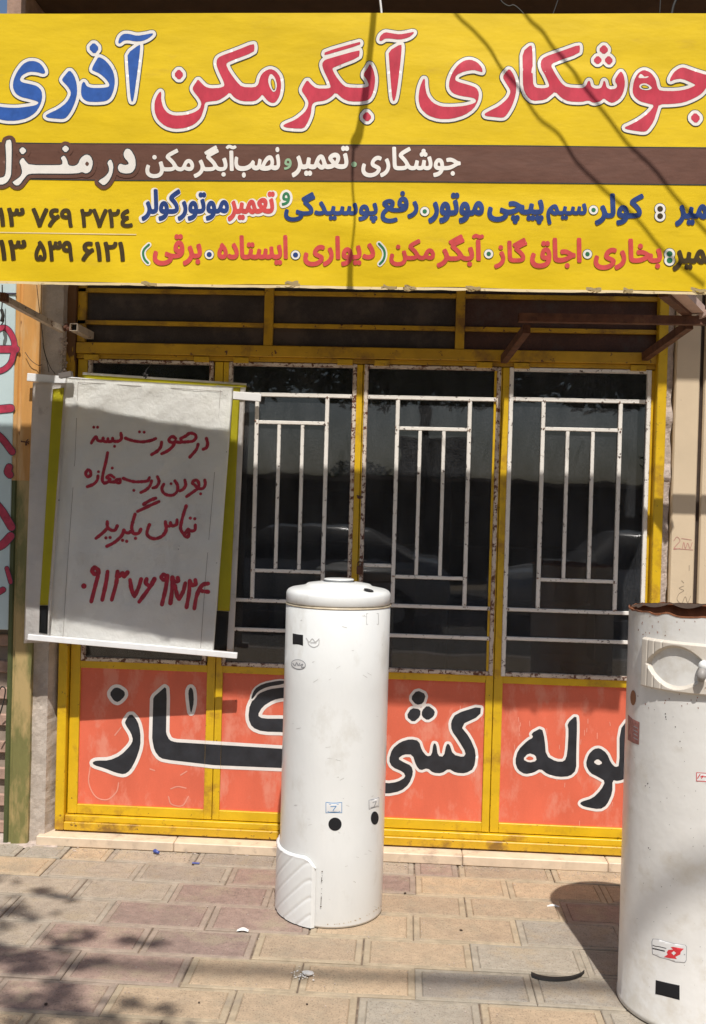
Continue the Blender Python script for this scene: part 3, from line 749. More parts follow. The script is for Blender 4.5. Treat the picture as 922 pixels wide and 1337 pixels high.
letter('lettering', [d8([(125,85),(148,57),(180,72),(170,105),(145,110)]), d8([(110,150),(128,120),(160,125),(160,150),(135,172)]), d8([(165,130),(185,110),(212,130),(208,150),(185,165),(165,150)]),
    d8([(155,237),(165,270),(183,292),(200,288),(206,245),(216,248),(222,290),(243,293),(252,248),(263,248),(275,285),(312,295),(322,280),(295,235),(270,200),(268,170),(285,140),(375,112),(372,148),(300,182),(335,225),(358,280),(350,335),(320,352),(285,350),(260,335),(235,352),(205,350),(185,333),(160,342),(145,325),(132,285),(100,285),(80,300),(100,312),(128,325),(135,350),(120,390),(90,415),(40,425),(0,415),(-25,385),(-10,372),(40,388),(80,382),(108,365),(100,347),(60,330),(48,305),(60,265),(90,240),(125,230)])],
    [], mapdoor, DM, door, 3.5, label='painted black word with three dots on the red panel right of the white heater', step=8)
letter('lettering', [d8([(590,190),(600,230),(605,290),(640,310),(670,310),(680,285),(685,200),(680,175),(712,145),(715,180),(712,280),(712,340),(690,362),(650,365),(610,355),(585,335),(560,350),(530,355),(505,340),(495,310),(505,270),(540,235),(560,225),(552,210)]),
    d8([(795,262),(820,280),(835,315),(850,330),(865,325),(865,200),(895,160),(930,150),(930,330),(900,365),(860,380),(840,375),(840,420),(820,465),(795,480),(740,470),(725,460),(730,452),(770,440),(800,410),(815,380),(790,365),(760,350),(745,320),(755,285),(775,265)])],
    [(d8([(522,302),(543,280),(568,288),(572,308),(545,314)]), d8([(532,300),(545,290),(560,296),(560,303),(545,306)])), (d8([(772,312),(788,300),(806,315),(790,324)]), None)],
    mapdoor, DM, door, 3.5, label='painted black word with a white rim on the right red panel', step=8)
# pale rubbed scribbles on the left panel
fs = []
for s in ([(118, 1000), (116, 1022), (125, 1040), (140, 1044), (152, 1034), (155, 1022)], [(223, 1030), (232, 1027), (243, 1029)], [(220, 1040), (224, 1050), (238, 1052), (246, 1040)], [(196, 1004), (202, 1006)], [(236, 1012), (244, 1007)], [(150, 960), (158, 950)]):
    s = [(p.x, p.y) for p in catmull([Vector((q[0], q[1], 0)) for q in s], 5)]; fs += ribbon(s, .8, False, 6)
layers('chalk_scribble', [(fs, .0012, 0)], mapdoor, mat('rubbed_pink', (.74, .30, .22), .6, .1), door, 8)
fs = []
for _ in range(26):
    x, y = random.uniform(662, 800), random.uniform(930, 1075)
    fs += ribbon([(x, y), (x+random.uniform(-.8, .8), y+random.uniform(2, 9))], .45, False, 6)
for _ in range(9):
    x, y = random.uniform(600, 634), random.uniform(920, 1010); fs += ribbon([(x, y), (x-.6, y+random.uniform(4, 20))], .5, False, 6)
layers('paint_run', [(fs, .0006, 0)], mapdoor, MATS['rubbed_pink'], door, 30, kind='stuff')

# things standing in the shop behind the glass
def shelf(x0, x1, y, label):
    t = thing('shelf', label, 'shelf', ((x0+x1)/2, y, .045))
    for x in (x0, x1): bx('upright', x-.015, x+.015, y, y+.3, .046, 1.9, m_inter, t, 0)
    for z in (.5, .9, 1.3, 1.7): bx('shelf_board', x0+.016, x1-.016, y, y+.3, z, z+.02, m_box, t, 0)
    return t
shelf(-1.0, .1, 2.6, 'dim shelf rack at the back of the shop, left')
shelf(.35, 1.4, 2.6, 'dim shelf rack at the back of the shop, right')
for x, y, z, s, mm, lb in ((-.1, .7, .046, .42, m_boxb, 'dull blue carton on the shop floor behind the middle glass'), (.55, .9, .046, .5, m_box, 'brown carton on the shop floor behind the right glass'), (1.0, 1.2, .046, .6, m_boxb, 'dull blue carton far right inside the shop')):
    b = B(); box(b, x, x+s, y, y+s*.8, z, z+s); bevel(b, .006); box(b, x+s*.46, x+s*.54, y-.002, y+s*.8+.002, z+.01, z+s+.002)
    obj('carton', b, mm, cat='carton', label=lb)
w1 = thing('work_bench', 'low bench inside the shop close behind the glass', 'bench', (.1, .4, .046))
bx('bench_top', -.75, 1.05, .28, .62, .72, .75, m_inter, w1)
for x in (-.72, 1.0): bx('leg', x, x+.03, .3, .6, .046, .72, m_inter, w1, 0)
def crumple(name, c, r, m, lab, flat=.5, cat='scrap', parent=None, seed=1, sub=2, sx=1.0, sy=1.0):
    b = B(); bmesh.ops.create_icosphere(b, subdivisions=sub, radius=1)
    for v in b.verts:
        k = 1+.55*noise.noise(v.co*2.3+Vector((seed, 0, 0)))
        v.co = Vector((v.co.x*k*r*sx, v.co.y*k*r*sy, v.co.z*k*r*flat)) + Vector(c)
    return obj(name, b, m, parent, cat=cat if not parent else None, label=lab)
q = onY(723, 852, .30); crumple('rag', (q.x, .34, .775), .03, m_scrap, 'small crumpled white rag on the bench behind the right glass', .35, 'rag', seed=4, sx=1.5)
crumple('plastic_bag', (onY(792, 868, .3).x, .38, .80), .075, mat('bag_grey', (.30, .29, .27), .5, .3, 30), 'crumpled grey plastic bag on the bench near the rusty heater', .75, 'bag', seed=9, sub=3)
b = B(); pts = [onY(716, 772, .32), onY(717, 760, .32), onY(730, 752, .32), onY(745, 753, .32)]; tube(b, catmull(pts+[onY(752, 760, .32)], 5), .002, 5); tube(b, catmull([onY(716, 772, .32), onY(722, 790, .32), onY(728, 820, .32)], 5), .002, 5)
obj('wire_coil', b, m_steelp, cat='wire', label='pale loop of wire hanging inside behind the right glass')

# ================================================================== RIGHT SIDE: plaster strip and cream cladding
st = B()
def strip(u, v):
    z = v*2.75
    x = 1.160+u*.027; k = .004*noise.noise(Vector((x*40, z*14, 5))) + .003*noise.noise(Vector((x*90, z*60, 5)))
    lump = .05*max(0, noise.noise(Vector((1.7, 2, z*7)))-.28)
    return Vector((x+(.010*noise.noise(Vector((7, 7, z*11))) if u > .7 else 0)-(lump*.8 if u < .3 else 0), -.030-k-lump, z))
grid(st, 8, 260, strip, 0, False)
obj('plaster_strip', st, m_concr, cat='plaster', label='rough crumbling plaster strip between the yellow post and cream cladding')
cl = thing('metal_cladding', 'cream painted vertical metal cladding at the right edge', 'cladding', (1.4, -.04, 0))
xs = [1.214, 1.346, 1.352, 1.50, 1.506, 1.66]
for x0, x1 in ((1.191, 1.303), (1.318, 1.50), (1.508, 1.66)):
    b = B()
    pr = [(x0, .02), (x0, -.050), (x0+.006, -.058), (x1-.008, -.058), (x1-.002, -.050), (x1-.002, .02)]
    V = [[b.verts.new((x, y, z)) for x, y in pr] for z in (.0, .7, 1.4, 2.1, 2.8)]
    for A, Bq in zip(V, V[1:]):
        for k in range(len(pr)-1): b.faces.new([A[k], A[k+1], Bq[k+1], Bq[k]])
    b.faces.new(V[-1]); b.faces.new(V[0][::-1]); obj('panel', b, m_cream, cl)
b = B(); box(b, 1.3032, 1.3178, -.040, .01, 0, 2.8); obj('joint_strip', b, m_gap, cl)
def mapcl(x, y, h): return onY(x, y, -.0585-h)
def strokes2(ss, w, n=6, k=4):
    f = []
    for s in ss:
        if len(s) == 1: f.append(circ(s[0][0], s[0][1], w*1.5)); continue
        f += ribbon([(p.x, p.y) for p in catmull([Vector((q[0], q[1], 0)) for q in s], k)], w, False, n)
    return f
s = lambda P: [[(x, y) for x, y in q] for q in P]
layers('stamp_mark', [(strokes2(s([[(880, 706), (884, 701), (888, 706), (883, 712), (880, 717), (888, 716)], [(891, 716), (893, 708), (895, 716), (898, 709), (901, 716), (904, 708)], [(880, 716), (905, 718)], [(890, 703), (903, 705)]]), .4), .0006, 0)], mapcl, mat('stamp_red', (.50, .24, .20), .6), cl, 30, kind='stuff')
layers('scribble', [(strokes2(s([[(893, 765), (887, 768), (893, 771), (887, 775), (884, 782), (888, 788)], [(891, 787), (895, 779), (898, 787), (902, 778)], [(890, 758), (893, 761)], [(900, 738), (900, 745)]]), .3), .0006, 0)], mapcl, mat('pencil', (.28, .22, .16), .6), cl, 30, kind='stuff')

# ================================================================== RUSTY OUTRIGGER FRAME (right) and pale arm (left)
rf = thing('outrigger_frame', 'rusty brown steel frame holding the signboard out, upper right', 'frame', (.9, 0, 2.3))
A0 = onY(658, 468, -.02); A1 = onY(688, 424, -.47); B0_ = onY(842, 466, -.02); B1_ = onY(905, 414, -.52)
zb = (onY(800, 417, -.5).z)
b = B(); bar(b, (A0.x, -.022, A0.z-.005), (A1.x, -.475, A1.z-.018), .030, .036); obj('diagonal_arm', b, m_rust, rf)
b = B(); bar(b, (B0_.x, -.022, B0_.z), (B1_.x, -.475, B1_.z-.022), .030, .036); obj('diagonal_arm', b, m_rust, rf)
b = B(); bar(b, (onY(677, 417, -.5).x, -.5, zb), (2.2, -.5, zb), .034, .034, hollow=True); obj('cross_tube', b, m_rust, rf)
b = B(); bar(b, (onY(689, 417, -.5).x, -.5, zb), (2.2, -.5, zb), .028, .028); obj('tube_dark_inside', b, m_hole, rf)  # black filler stands in for the shade inside the open tube
q0 = onY(912, 405, -.5); q1 = onY(884, 380, -.8)
b = B(); bar(b, (q0.x, -.5, q0.z), (q1.x-.015, -.86, q1.z-.005), .05, .03); obj('pale_board', b, m_pinkb, rf, label='pale pinkish board joining the frame to the signboard')
b = B(); bar(b, (q0.x-.045, -.505, q0.z-.01), (q1.x-.065, -.86, q1.z-.02), .035, .03); obj('dark_strut', b, m_rust, rf)
b = B(); bar(b, (B1_.x+.03, -.50, zb+.01), (B1_.x+.14, -.62, zb+.09), .03, .02); obj('splinter', b, m_pinkb, rf)

la = thing('tube_arm', 'pale square tube arm slanting in from the upper left edge', 'arm', (-1.6, -.1, 2.3))
e0 = onY(82, 431, -.13); e1 = onY(-30, 371, -.75)
b = B(); bar(b, e0, e1, .024, .026); obj('arm_tube', b, m_steelp, la)
e2 = onY(5, 388, -.60); bx('bracket_clip', e2.x-.012, e2.x+.014, e2.y-.02, e2.y+.02, e2.z-.02, e2.z+.016, m_rust, la)
c0 = onY(96, 427, -.17); c1 = onY(108, 435, -.01)
b = B(); bar(b, (c0.x, -.17, c0.z), (c0.x+.022, -.0, c0.z-.010), .036, .034, hollow=True); obj('stub_tube', b, m_steelp, la)
b = B(); bar(b, (c0.x+.003, -.155, c0.z-.001), (c0.x+.02, -.02, c0.z-.008), .030, .028); obj('tube_dark_inside', b, m_hole, la)  # inside of the stub blacked out, its shade put in as colour
b = B(); 
for k in range(30): bmesh.ops.create_icosphere(b, subdivisions=1, radius=random.uniform(.004, .009), matrix=Matrix.Translation((c0.x-.028+random.uniform(-.02, .012), -.165+random.uniform(-.01, .015), c0.z+random.uniform(-.014, .014))))
obj('weld_lump', b, m_rust, la, kind='stuff')

# ================================================================== SIGNBOARD
sb = thing('signboard', 'long yellow hand painted shop signboard with red, blue and white lettering', 'signboard', (0, -.97, 2.4))
BY = -1.0; BX0, BX1 = -2.25, 1.145; BZ0, BZ1 = 2.403, 3.380
def bdisp(x, z):
    v = (z-BZ0)/(BZ1-BZ0)
    d = .0050*math.sin(2.3*x+.8)*math.sin(3.1*v+.2) + .0075*noise.noise(Vector((x*1.6+z*.8, z*3.4, 1.3)))
    d += .0050*math.exp(-((x+.16-.0)/.28)**2-((z-2.56+.25*x)/.055)**2)
    d += .0040*math.exp(-((x-.55)/.5)**2-((z-3.20+.06*x)/.03)**2) - .0035*math.exp(-((x-.3)/.5)**2-((z-2.74)/.04)**2)
    d += .0035*math.exp(-(v/.05)**2)*math.sin(11*x)
    return d
b = B()
grid(b, 170, 60, lambda u, v: Vector((BX0+(BX1-BX0)*u, BY-bdisp(BX0+(BX1-BX0)*u, BZ0+(BZ1-BZ0)*v)+.0, BZ0+(BZ1-BZ0)*v + (.003*math.sin(9*(BX0+3.4*u)) if v == 0 else 0))))
grid(b, 90, 1, lambda u, v: Vector((BX0+(BX1-BX0)*u, BY+.004+v*.035-bdisp(BX0+(BX1-BX0)*u, BZ1)*(1-v)-.0035*(1-v), BZ1+.0005)))
obj('vinyl_sheet', b, m_ban, sb)
m_hem = mat('hem_pale', (.52, .40, .20), .6, .1, 20, chip=(.35, .25, .12), chip_t=.62, chip_s=30)
b = B(); grid(b, 200, 3, lambda u, v: Vector((BX0+(BX1-BX0)*u, BY-.001-.003*v-bdisp(BX0+(BX1-BX0)*u, BZ0), BZ0-.010*v+.002*noise.noise(Vector((u*60, 0, 0)))*v)))
obj('hem', b, m_hem, sb)
b = B(); box(b, BX0, BX1, BY+.016, BY+.040, BZ0+.008, BZ0+.032); obj('frame_tube', b, m_rust, sb)
b = B(); box(b, BX0, BX1, BY+.016, BY+.040, BZ1-.036, BZ1-.012); obj('frame_tube', b, m_rust, sb)
for x in (-2.0, -1.2, -.4, .4, 1.1): bx('frame_upright', x, x+.025, BY+.018, BY+.038, BZ0+.033, BZ1-.037, m_rust, sb, 0)
for k, (px, py) in enumerate(((195, 371), (382, 371), (508, 376), (535, 377), (618, 377), (775, 380), (820, 381), (912, 381))):
    q = onY(px, py, BY-.008)
    b = B()
    for t in range(3):
        a = random.uniform(-.25, .25); w = random.uniform(.016, .03); z = random.uniform(-.004, .006)
        grid(b, 8, 2, lambda u, v: Vector((q.x-w+2*w*u, BY-.010-.006*math.sin(3.1*u+t)-.002*v, q.z+z+a*(u-.5)*.03+(v-.5)*.009+.002*math.sin(7*u+t))))
    obj('tie_fold', b, m_hem, sb)
def mapban(x, y, h):
    p = onY(x, y, BY)
    return Vector((p.x, BY-bdisp(p.x, p.z)-h-.0006, p.z))
# brown stripe (with the brown halo of the big white word)
zt_, zb_ = onY(460, 190, BY).z, onY(460, 237, BY).z
stripe = []
b = B(); grid(b, 170, 6, lambda u, v: (lambda x, z: Vector((x, BY-bdisp(x, z)-.0010, z)))(BX0+(BX1-BX0)*u, zb_+(zt_-zb_)*v)); obj('brown_stripe', b, m_brown, sb)
b = B()
for z in (zt_+.001, zb_-.001): grid(b, 170, 1, lambda u, v: (lambda x, zz: Vector((x, BY-bdisp(x, zz)-.0014, zz)))(BX0+(BX1-BX0)*u, z-.0016+.0032*v))
obj('stripe_line', b, m_dark, sb)
# headline
c1_ = lambda p: sc(p, 0, 30, 4.191); c2_ = lambda p: sc(p, 180, 30, 4.191); c3_ = lambda p: sc(p, 350, 30, 4.191); c4_ = lambda p: sc(p, 530, 30, 4.191); c5_ = lambda p: sc(p, 702, 30, 4.191); c6_ = lambda p: sc(p, 0, 170, 4.191)
BM = [m_blue, m_white, m_dark, m_ban]; RM = [m_red, m_white, m_dark, m_ban]
letter('lettering', [c1_([(697,165),(765,115),(768,130),(762,190),(750,290),(735,400),(728,430),(720,430),(714,400),(706,300),(700,220)]),
    c1_([(645,105),(655,75),(675,58),(705,58),(750,70),(800,62),(835,55),(838,62),(815,82),(780,98),(740,100),(700,92),(675,95),(655,112)]),
    c1_([(483,135),(512,103),(543,136),(516,170)]),
    c1_([(538,183),(570,198),(600,230),(622,270),(630,320),(622,370),(605,410),(580,428),(530,432),(480,430),(455,415),(443,390),(445,340),(455,320),(465,325),(473,345),(500,355),(560,355),(595,350),(600,335),(580,305),(545,275),(515,262),(502,255),(508,235),(525,205)])],
    [], mapban, BM, sb, 4.2, 1.0, label='blue headline letters with a white rim', step=12)
letter('lettering', [c1_([(380,255),(405,285),(420,330),(423,380),(412,430),(390,480),(365,515),(345,525),(300,522),(262,518),(248,508),(265,495),(320,470),(365,435),(385,400),(388,375),(370,345),(345,320),(338,308),(355,285)]),
    c1_([(190,207),(220,220),(242,250),(248,272),(235,278),(205,268),(160,265),(120,285),(108,310),(120,325),(170,335),(205,345),(228,370),(232,410),(220,450),(195,490),(150,520),(90,535),(30,535),(-30,520),(-70,490),(-95,440),(-95,380),(-80,370),(-65,420),(-30,455),(30,463),(90,465),(150,458),(195,450),(212,438),(205,428),(160,415),(115,405),(85,385),(70,350),(75,310),(95,265),(125,225),(155,208)])],
    [], mapban, BM, sb, 4.2, 1.0, step=12)
letter('lettering', [c2_([(197,283),(225,250),(253,283),(227,315)]),
    c2_([(635,112),(640,135),(635,160),(500,210),(482,225),(500,265),(540,320),(570,350),(640,352),(660,335),(668,295),(690,265),(725,250),(755,262),(780,295),(785,350),(775,400),(755,432),(735,438),(710,425),(690,400),(680,390),(665,410),(640,428),(570,428),(530,410),(503,378),(480,400),(440,425),(390,430),(368,435),(362,470),(345,520),(310,555),(260,575),(200,580),(150,565),(110,530),(92,485),(92,435),(105,400),(123,375),(130,382),(128,420),(140,465),(165,495),(200,508),(260,505),(310,490),(340,470),(350,440),(335,410),(310,380),(298,358),(315,330),(330,308),(345,325),(370,350),(400,358),(450,355),(475,345),(470,320),(450,280),(430,230),(432,200),(450,182),(540,150)])],
    [(c2_([(732,278),(752,300),(762,340),(755,372),(740,378),(722,352),(712,315),(720,285)]), c2_([(735,305),(746,322),(750,350),(746,366),(738,355),(730,325)]))], mapban, RM, sb, 4.2, 1.0, label='red headline word with a white rim, centre left', step=12)
letter('lettering', [c3_([(308,178),(312,160),(500,108),(507,112),(503,125),(330,174)]),
    c3_([(500,152),(503,165),(498,192),(370,240),(350,250),(370,290),(405,335),(430,352),(500,357),(545,352),(553,340),(540,310),(520,285),(545,250),(558,225),(578,260),(588,310),(580,370),(560,415),(530,430),(450,430),(410,415),(370,378),(345,405),(310,425),(260,430),(240,445),(235,500),(215,550),(195,578),(150,578),(95,572),(82,562),(95,552),(150,530),(200,490),(218,460),(222,430),(205,400),(182,368),(195,340),(215,310),(235,335),(265,358),(330,358),(345,350),(330,310),(305,260),(295,225),(310,205),(330,198)]),
    c3_([(513,515),(540,482),(570,517),(543,545)])], [], mapban, RM, sb, 4.2, 1.0, step=12)
letter('lettering', [c3_([(660,160),(730,118),(732,150),(722,250),(705,380),(695,425),(685,430),(678,400),(670,300),(663,210)]),
    c3_([(608,100),(615,75),(640,55),(680,62),(720,68),(765,60),(800,53),(795,65),(770,85),(720,97),(670,90),(640,90),(620,105)])], [], mapban, RM, sb, 4.2, 1.0, step=12)
letter('lettering', [c4_([(355,205),(390,220),(415,250),(420,275),(405,272),(370,262),(320,270),(275,290),(268,318),(290,330),(345,345),(385,360),(400,390),(395,430),(370,475),(320,510),(250,530),(180,530),(120,510),(80,470),(68,420),(75,360),(95,310),(105,312),(105,350),(115,400),(145,440),(190,462),(250,465),(320,460),(375,445),(385,430),(370,415),(300,405),(255,390),(235,360),(237,320),(255,275),(285,235),(320,210)]),
    c4_([(565,255),(590,290),(605,340),(600,400),(580,460),(550,510),(530,525),(480,520),(435,515),(428,503),(450,490),(510,460),(555,420),(570,390),(570,370),(545,330),(528,300),(545,275)])], [], mapban, RM, sb, 4.2, 1.0, step=12)
letter('lettering', [c5_([(228,120),(232,140),(228,168),(90,218),(70,235),(95,285),(130,335),(160,355),(240,360),(262,350),(275,320),(285,320),(292,350),(312,362),(345,360),(355,340),(360,318),(370,325),(376,355),(395,365),(425,362),(437,345),(420,318),(435,290),(455,265),(470,290),(478,335),(468,385),(445,420),(410,440),(385,432),(362,412),(340,432),(305,440),(278,425),(240,435),(170,433),(130,415),(95,378),(70,400),(40,425),(-31,432),(-61,405),(-81,360),(-83,260),(-83,160),(-35,118),(-28,150),(-28,330),(-15,358),(30,362),(60,355),(62,340),(45,300),(18,255),(15,215),(35,188),(130,155)]),
    c5_([(332,148),(363,118),(390,150),(362,176)]), c5_([(302,207),(328,178),(355,205),(328,232)]), c5_([(362,205),(388,178),(415,207),(390,235)])], [], mapban, RM, sb, 4.0, 1.0, label='red headline word with three dots over it', step=12)
letter('lettering', [c5_([(590,260),(620,275),(645,310),(655,355),(670,372),(760,373),(820,362),(865,342),(855,333),(790,305),(750,310),(725,322),(722,310),(745,270),(775,248),(800,243),(850,262),(925,285),(1000,296),(1010,310),(960,325),(930,345),(900,385),(860,410),(800,435),(740,443),(665,445),(655,475),(635,540),(600,590),(580,598),(520,590),(480,582),(475,572),(500,562),(560,530),(610,490),(640,450),(600,440),(560,430),(530,405),(518,375),(525,320),(545,280),(570,262)]),
    c5_([(833,520),(862,488),(893,520),(866,553)])], [(c5_([(553,350),(563,336),(590,332),(615,345),(627,360),(600,370),(565,364)]), c5_([(567,350),(580,344),(600,351),(606,357),(580,358)]))], mapban, RM, sb, 4.2, 1.0, step=12)
# big white word over the stripe
WP = [c6_([(690,100),(715,105),(740,150),(742,200),(720,232),(680,235),(650,225),(642,200),(655,180),(680,190),(705,185),(700,170),(680,150),(675,125)]),
    c6_([(605,155),(620,190),(612,240),(590,280),(565,300),(545,285),(535,275),(575,250),(595,225),(595,200),(585,175)]),
    c6_([(470,130),(495,140),(508,175),(495,220),(470,235),(445,225),(430,232),(380,235),(320,235),(180,235),(150,240),(130,265),(105,300),(85,302),(68,285),(75,280),(110,255),(122,230),(115,195),(105,170),(125,148),(140,170),(160,190),(320,190),(340,185),(340,165),(330,150),(350,135),(365,160),(372,190),(400,195),(425,185),(440,150)]),
    c6_([(358,80),(380,100),(358,122),(336,100)]), c6_([(125,90),(147,112),(122,135),(103,108)]),
    c6_([(30,60),(60,50),(65,80),(62,200),(60,250),(40,285),(10,300),(-30,290),(-50,270),(-30,262),(0,262),(25,255),(33,230),(35,150)])]
WPc = [chaikin(p) for p in WP]
layers('lettering', [([r for p in WPc for r in ribbon(p, 5.8)]+WPc, .0019, 2), ([r for p in WPc for r in ribbon(p, 1.2)]+WPc, .0024, 1), (WPc, .0029, 0), ([chaikin(c6_([(462,182),(475,167),(488,182),(475,196)]))], .0034, 2)],
       mapban, [m_white, m_dark, m_brown, m_white], sb, 12, 'large white word crossing the brown stripe')
# font-set rows
W_ = [m_white, m_dark]
def wd(t, bxp, mats, **k):
    return word('lettering', t, bxp, mapban, mats, sb, **k)
wd('آبگرمکن', (189.5, 189, 309, 232), W_, bold=.026)
wd('نصب', (306, 192, 366, 232), W_, bold=.026)
wd('و', (371, 207, 381, 222), [m_pale], bold=.02)
wd('تعمیر', (381, 191, 456, 232), W_, bold=.026)
wd('جوشکاری', (472, 192.5, 601.5, 232.5), W_, bold=.026)
NW = [m_navy, m_white]; CR = [m_coral, m_white]; CP = [m_coral, m_pink]; NP = [m_navy, m_pale]
wd('موتورکولر', (184, 246, 299, 288), NW, bold=.034, halo=.045, shift=(-1.6, .4))
wd('تعمیر', (297, 250, 359, 289), CR, bold=.034, halo=.05, shift=(1, 1))
wd('و', (368, 251, 379, 269), [m_green, m_white], bold=.02, halo=.10)
wd('پوسیدگی', (371, 251, 493.5, 292), NW[:1], bold=.036)
wd('رفع', (497, 250, 546.5, 292), NW[:1], bold=.036)
wd('موتور', (559, 252, 632, 292.5), NW[:1], bold=.036)
wd('پیچی', (636, 261, 710, 293.5), NW[:1], bold=.036)
wd('سیم', (713, 266, 766, 294), NW[:1], bold=.036)
wd('کولر', (776, 253, 840.5, 295), NW[:1], bold=.036)
wd('تعمیر', (881, 256, 952, 296), NW[:1], bold=.036)
wd('برقی', (199, 305, 263.5, 346.5), CP, bold=.034)
wd('ایستاده', (283.5, 307, 376, 346), CP, bold=.034)
wd('دیواری', (396, 308.5, 490, 348), CP, bold=.034)
wd('مکن', (508.5, 313, 568, 348), CP, bold=.034)
wd('آبگر', (570, 306, 632, 350), CP, bold=.034)
wd('گاز', (645, 311, 688.5, 351), CP, bold=.034)
wd('اجاق', (692, 311, 759.5, 350.5), CP, bold=.034)
wd('بخاری', (775, 312, 864.4, 352.5), CP, bold=.034)
wd('تعمیر', (878, 315, 950, 354), [m_olive], bold=.036)
for t, bb in (('۲۷۲٤', (104, 271.5, 173, 296.5)), ('۷۶۹', (41, 271, 95, 296.5)), ('۰۹۱۳', (-34, 271, 32.5, 296)), ('۶۱۲۱', (106, 315, 163, 341)), ('۵۳۹', (45, 314, 96, 341)), ('۰۹۱۳', (-34, 313, 35, 340))):
    wd(t, bb, [m_olive], bold=.034, rtl=False, label='dark phone number digits')
SM = [m_white, m_green, m_navy, m_dark, m_olive, m_pale]
for x, y, col in ((554.6, 277, 1), (774.5, 275, 1), (638, 332, 1), (767, 332, 1), (273, 332, 2), (386, 333, 2)):
    layers('painted_dot', [([circ(x, y, 6.6, 20)], .0010, 3), ([circ(x, y, 5.9, 20)], .0015, 0), ([circ(x, y, 2.9 if col == 1 else 3.4, 14)], .0020, col)], mapban, SM, sb, 14)
for x, y, dy, col in ((861.5, 273.3, 9.4, 4), (874.2, 331.7, 8.4, 1)):
    layers('painted_colon', [([circ(x, y, 7.8, 20), circ(x, y+dy, 7.8, 20)], .0010, 3), ([circ(x, y, 7, 20), circ(x, y+dy, 7, 20)], .0015, 0), ([circ(x, y, 3.8, 14), circ(x, y+dy, 3.8, 14)], .0020, col)], mapban, SM, sb, 14)
layers('painted_dot', [([circ(462.5, 215.5, 3.6, 14)], .0020, 5)], mapban, SM, sb, 14)
for P in ([(194, 319), (188, 325), (186.5, 331), (188.5, 338), (193, 343)], [(495, 319), (501, 326), (502.5, 333), (500.5, 340), (496, 345)]):
    s_ = [(p.x, p.y) for p in catmull([Vector((q[0], q[1], 0)) for q in P], 4)]
    layers('painted_bracket', [(ribbon(s_, 3.4, False), .0010, 0), (ribbon(s_, 1.5, False), .0018, 1)], mapban, SM, sb, 14)
layers('painted_rule', [(ribbon([(-20, 303.5), (177, 305.5)], .7, False, 6), .0010, 0)], mapban, [mat('line_pale', (.78, .62, .30), .5)], sb, 14)

# ================================================================== HANGING NOTICE
nt_ = thing('hanging_notice', 'white vinyl notice with red handwriting hanging on white rods over the left door leaf', 'notice', (-1.05, -.12, .85))
def NYb(px): return -.132 + (px-60)*.00033          # the notice stands further out at its left side
def quad(px0, px1, px2, px3, u, v):
    a = Vector(px0).lerp(Vector(px1), u); c = Vector(px3).lerp(Vector(px2), u); return c.lerp(a, v)
QF = ((86, 493), (305, 505), (279, 851), (62, 836))
def frontY(x, y):
    u = (x-62)/240.0; v = (y-490)/355.0
    return NYb(x) - .022 - .055*v - .012*math.sin(math.pi*min(max(v, 0), 1)) + .010*noise.noise(Vector((x*.018, y*.011, 3))) + .006*noise.noise(Vector((x*.022+y*.03, y*.020-x*.01, 7)))*max(0, 1-v*1.5) + .0035*noise.noise(Vector((x*.06+y*.02, y*.045, 2))) - .004*math.exp(-((x-103+(y-490)*.058)/4.0)**2) - .010*max(0, (v-.86)/.14)**2
def sub_grid(name, Q, nu, nv, Yf, m, parent, thick=.0012, **k):
    b = B()
    def fn(u, v):
        p = quad(*Q, u, v); return onY(p.x, p.y, Yf(p.x, p.y))
    grid(b, nu, nv, fn); bm2 = b
    bmesh.ops.solidify(bm2, geom=list(bm2.faces), thickness=thick)
    for f in bm2.faces: f.smooth = True
    return obj(name, bm2, m, parent, **k)
def backY(x, y):
    v = (y-490)/350.0
    return NYb(x) - .006 - .050*v + .008*noise.noise(Vector((x*.03, y*.012, 8))) - (.035*math.sin(v*2.6)+.02 if x < 100 else 0)
sub_grid('front_sheet', QF, 90, 120, frontY, m_vinyl, nt_)
sub_grid('back_sheet', ((43, 499), (86, 500), (64, 838), (31, 840)), 16, 50, backY, m_vinylg, nt_, label='grey folded edge of the backing sheet, left side')
sub_grid('back_sheet', ((282, 503), (321, 506), (305, 852), (270, 850)), 16, 50, lambda x, y: backY(x, y)+.004, m_vinylg, nt_, label='grey folded edge of the backing sheet, right side')
sub_grid('yellow_stripe', ((69, 508), (84, 506), (63, 790), (52, 790)), 8, 40, lambda x, y: backY(x, y)-.003, m_vyel, nt_)
sub_grid('yellow_stripe', ((300, 506), (314, 506), (300, 798), (284, 797)), 8, 40, lambda x, y: backY(x, y)-.002, m_vyel, nt_)
sub_grid('black_stripe', ((52, 790.5), (63, 790.5), (62, 828), (51, 826)), 4, 6, lambda x, y: backY(x, y)-.0032, m_black, nt_)
sub_grid('black_stripe', ((283, 797.5), (299, 798.5), (296, 850), (279, 848)), 4, 6, lambda x, y: backY(x, y)-.0022, m_black, nt_)
sub_grid('back_sheet', ((108, 487), (322, 502), (321, 510), (108, 497)), 40, 3, lambda x, y: NYb(x)+.012, m_vyel, nt_, label='yellow top edge of the backing sheet')
sub_grid('top_edge_fold', ((108, 486), (322, 500.5), (322, 503), (108, 489)), 40, 1, lambda x, y: NYb(x)+.008, m_vinylg, nt_)
def rodm(name, a, c, w, h, Yo, m=m_rod):
    b = B(); p, q_ = onY(*a, NYb(a[0])+Yo), onY(*c, NYb(c[0])+Yo); bar(b, p, q_, w, h); bevel(b, .002); return obj(name, b, m, nt_)
rodm('top_rod', (36, 492.5), (341, 519.5), .018, .036, -.006)
rodm('bottom_rod', (37, 831.5), (310, 856), .024, .026, -.096)
b = B(); kk = onY(190, 492, NYb(190)-.01)
